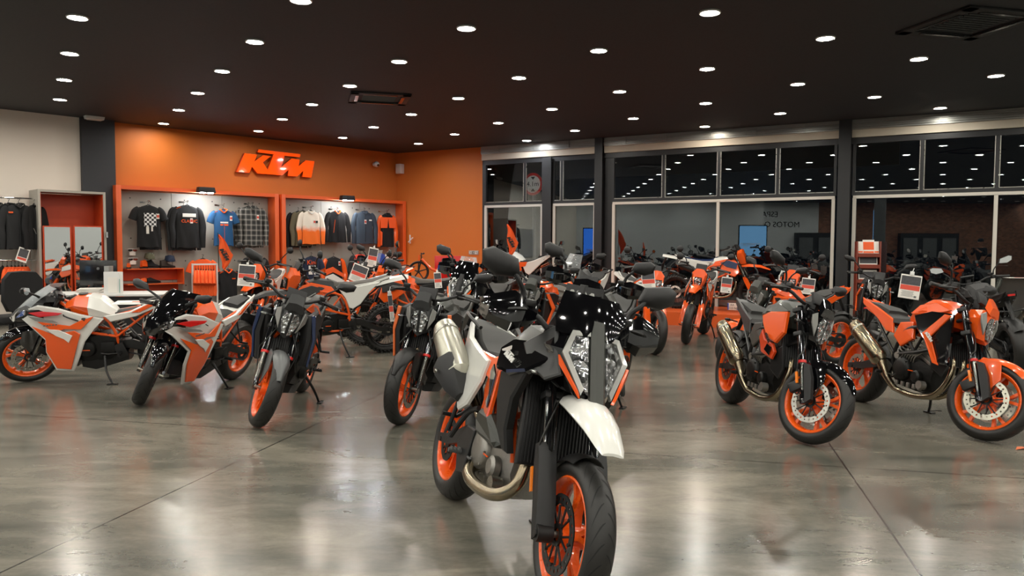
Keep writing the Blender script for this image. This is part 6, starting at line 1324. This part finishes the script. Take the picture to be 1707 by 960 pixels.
sh=[((0,0,.95),.125),((0,0,1.15),.135),((0,0,1.36),.145),((0,.0,1.45),.075)]; se=[(0,1),(1,2),(2,3)]
for s in (-1,1): k=len(sh); sh+=[((s*.17,0,1.41),.068),((s*.25,.10,1.20),.055),((s*.15,.24,1.31),.042)]; se+=[(2,k),(k,k+1),(k+1,k+2)]
skinned(sh,se,'jacket','cloth_black',pr)
tr_=[((0,0,.98),.13)]; te=[]
for s in (-1,1): k=len(tr_); tr_+=[((s*.10,0,.90),.098),((s*.11,.01,.50),.07),((s*.115,-.02,.09),.058)]; te+=[(0,k),(k,k+1),(k+1,k+2)]
skinned(tr_,te,'trousers','cloth_char',pr)
for s in (-1,1): mb=MB(); mb.ell((s*.12,.07,.045),(.045,.14,.045),14,8); mb.build('shoe','black',pr)
mb=MB(); mb.ell((0,.005,1.70),(.095,.105,.085),18,12); mb.build('hair','cloth_black',pr)
mb=MB(); mb.ell((0,.125,1.635),(.012,.018,.022),8,6); mb.build('nose','skin',pr)
for s in (-1,1): mb=MB(); mb.ell((s*.088,.03,1.635),(.012,.02,.03),8,6); mb.build('ear','skin',pr); mb=MB(); mb.ell((s*.032,.110,1.655),(.014,.01,.009),8,6); mb.build('eye','plastic_white',pr)
mb=MB(); mb.box((0,.112,1.592),(.045,.012,.010),bev=.003); mb.build('mouth','red',pr)
ph=empty('phone',(0.02,-.11,1.415)); tag(ph,'dark phone held up in both hands of the person in the glass','phone'); mb=MB(); mb.box((0,0,0),(.155,.009,.075),bev=.003); mb.build('case','black_gloss',ph); mb=MB(); mb.lathe([(0,.008),(.008,.008),(.009,.004)],c=(-.06,0,.02),n=14); mb.build('camera_lens','screen_blk',ph)
# ---------------------------------------------------------------- far side of the showroom (seen mirrored in the glass)
def mirrored(px,py,P,n):
    """point of a rear plane whose mirror image in the glass is seen at that pixel"""
    d=ray(px,py); t=(A0-CAM).dot(WN)/d.dot(WN); hit=CAM+d*t; r=d-WN*2*d.dot(WN); return hit+r*((P-hit).dot(n)/r.dot(n))
FN=V((-FD.y,FD.x,0)); FN=FN if FN.dot(CAM-FL)>0 else -FN
fz=math.atan2(-FN.x*-1,0) if False else math.atan2(FN.y,FN.x)+PI/2
def rearm(p,off=.01): return Matrix.Translation(p+FN*off)@Matrix.Rotation(math.atan2(FN.y,FN.x)+PI/2,4,'Z')
pa=mirrored(1024,440,FL+FN*2.0,FN); pb=mirrored(1271,440,FL+FN*2.0,FN); pa.z=pb.z=0; wallseg('wall_partition',pa,pb,'wall_grey',out=-FN,th=.12)
t0_=mirrored(1275,366,FL,FN); 
o=empty('wall_lettering',t0_+FN*.012,(0,0,math.atan2(FN.y,FN.x)+PI/2)); tag(o,'dark wall lettering mirrored in the window glass','lettering')
for t,z in (('ESPACE',.26),('MOTOS OCCASION',-.26)): text_obj(t,.40,'black','line_of_letters',o,Matrix.Translation((0,-.01,z))@Matrix.Rotation(PI/2,4,'X'),ext=.01)
def screen(px,py,w_,h_,off,lab,mt,txt=None):
    p=mirrored(px,py,FL+FN*off,FN); o=empty('display_screen',p,(0,0,math.atan2(FN.y,FN.x)+PI/2)); tag(o,lab,'screen')
    mb=MB(); mb.box((0,0,0),(w_+.08,.08,h_+.08)); mb.build('bezel','screen_blk',o); mb=MB(); mb.box((0,-.042,0),(w_,.004,h_)); mb.build('panel',mt,o)
    if txt: text_obj(txt,w_*.16,'cloth_white','lettering',o,Matrix.Translation((w_*.1,-.05,0))@Matrix.Rotation(PI/2,4,'X'),ext=.001)
    mb=MB(); mb.box((0,.05,-p.z/2-h_/4),(w_*.5,.10,p.z-h_/2)); mb.build('stand','black',o)
    return o
screen(1254,408,1.25,1.75,4.0,'tall bright sky-blue screen mirrored in the widest window','screen_sky','COMFORT')
screen(990,408,1.0,1.5,4.0,'deep blue screen mirrored beside the slim black column','screen_blue')
for i,(px_,h_) in enumerate(((1372,1.9),(1545,1.9),)):
    p=mirrored(px_,470,FL+FN*.3,FN); o=empty('dark_doorway_panel',V((p.x,p.y,0)),(0,0,math.atan2(FN.y,FN.x)+PI/2)); tag(o,['dark glazed counter mirrored near the black column','dark glazed booth mirrored in the right window'][i],'booth'); mb=MB(); mb.box((0,0,1.1),(3.0,.3,2.2)); mb.build('carcass','black',o); 
    for k in range(3): mb=MB(); mb.box((-1+k,-.17,1.2),(.7,.02,1.5)); mb.build('glazing','grey_mid',o)
p=mirrored(1465,420,FL+FN*9.0,FN); o=empty('screen_totem',V((p.x,p.y,0)),(0,0,math.atan2(FN.y,FN.x)+PI/2+.5)); tag(o,'pale square column with a tall blue screen, mirrored in the right window','column'); mb=MB(); mb.box((0,0,1.7),(.42,.42,3.4)); mb.build('column_casing','grey_mid',o); mb=MB(); mb.box((.22,-.0,1.75),(.02,.36,2.4)); mb.build('panel','screen_sky',o)
# dark rows of motorcycles on the far side, seen only in the glass
src=[B['n13'],B['n23'],B['a10']]
k=0
for row in range(2):
    for i in range(5):
        p=mirrored(1060+60*i+row*290,470,FL+FN*(5.5+row*2.5),FN); s_=src[(i+row)%3]; c_=copy_tree(s_); c_.location=(p.x,p.y,0); c_.rotation_euler=(R_(-8),0,R_(-20+15*(i%3)))
        c_['label']='dark motorcycle seen only as a reflection, number %d along the far row'%(k+1); c_['group']='motorcycles mirrored in the window glass'; c_['label']='dark motorcycle on the far side of the hall, seen mirrored in the glass'; k+=1
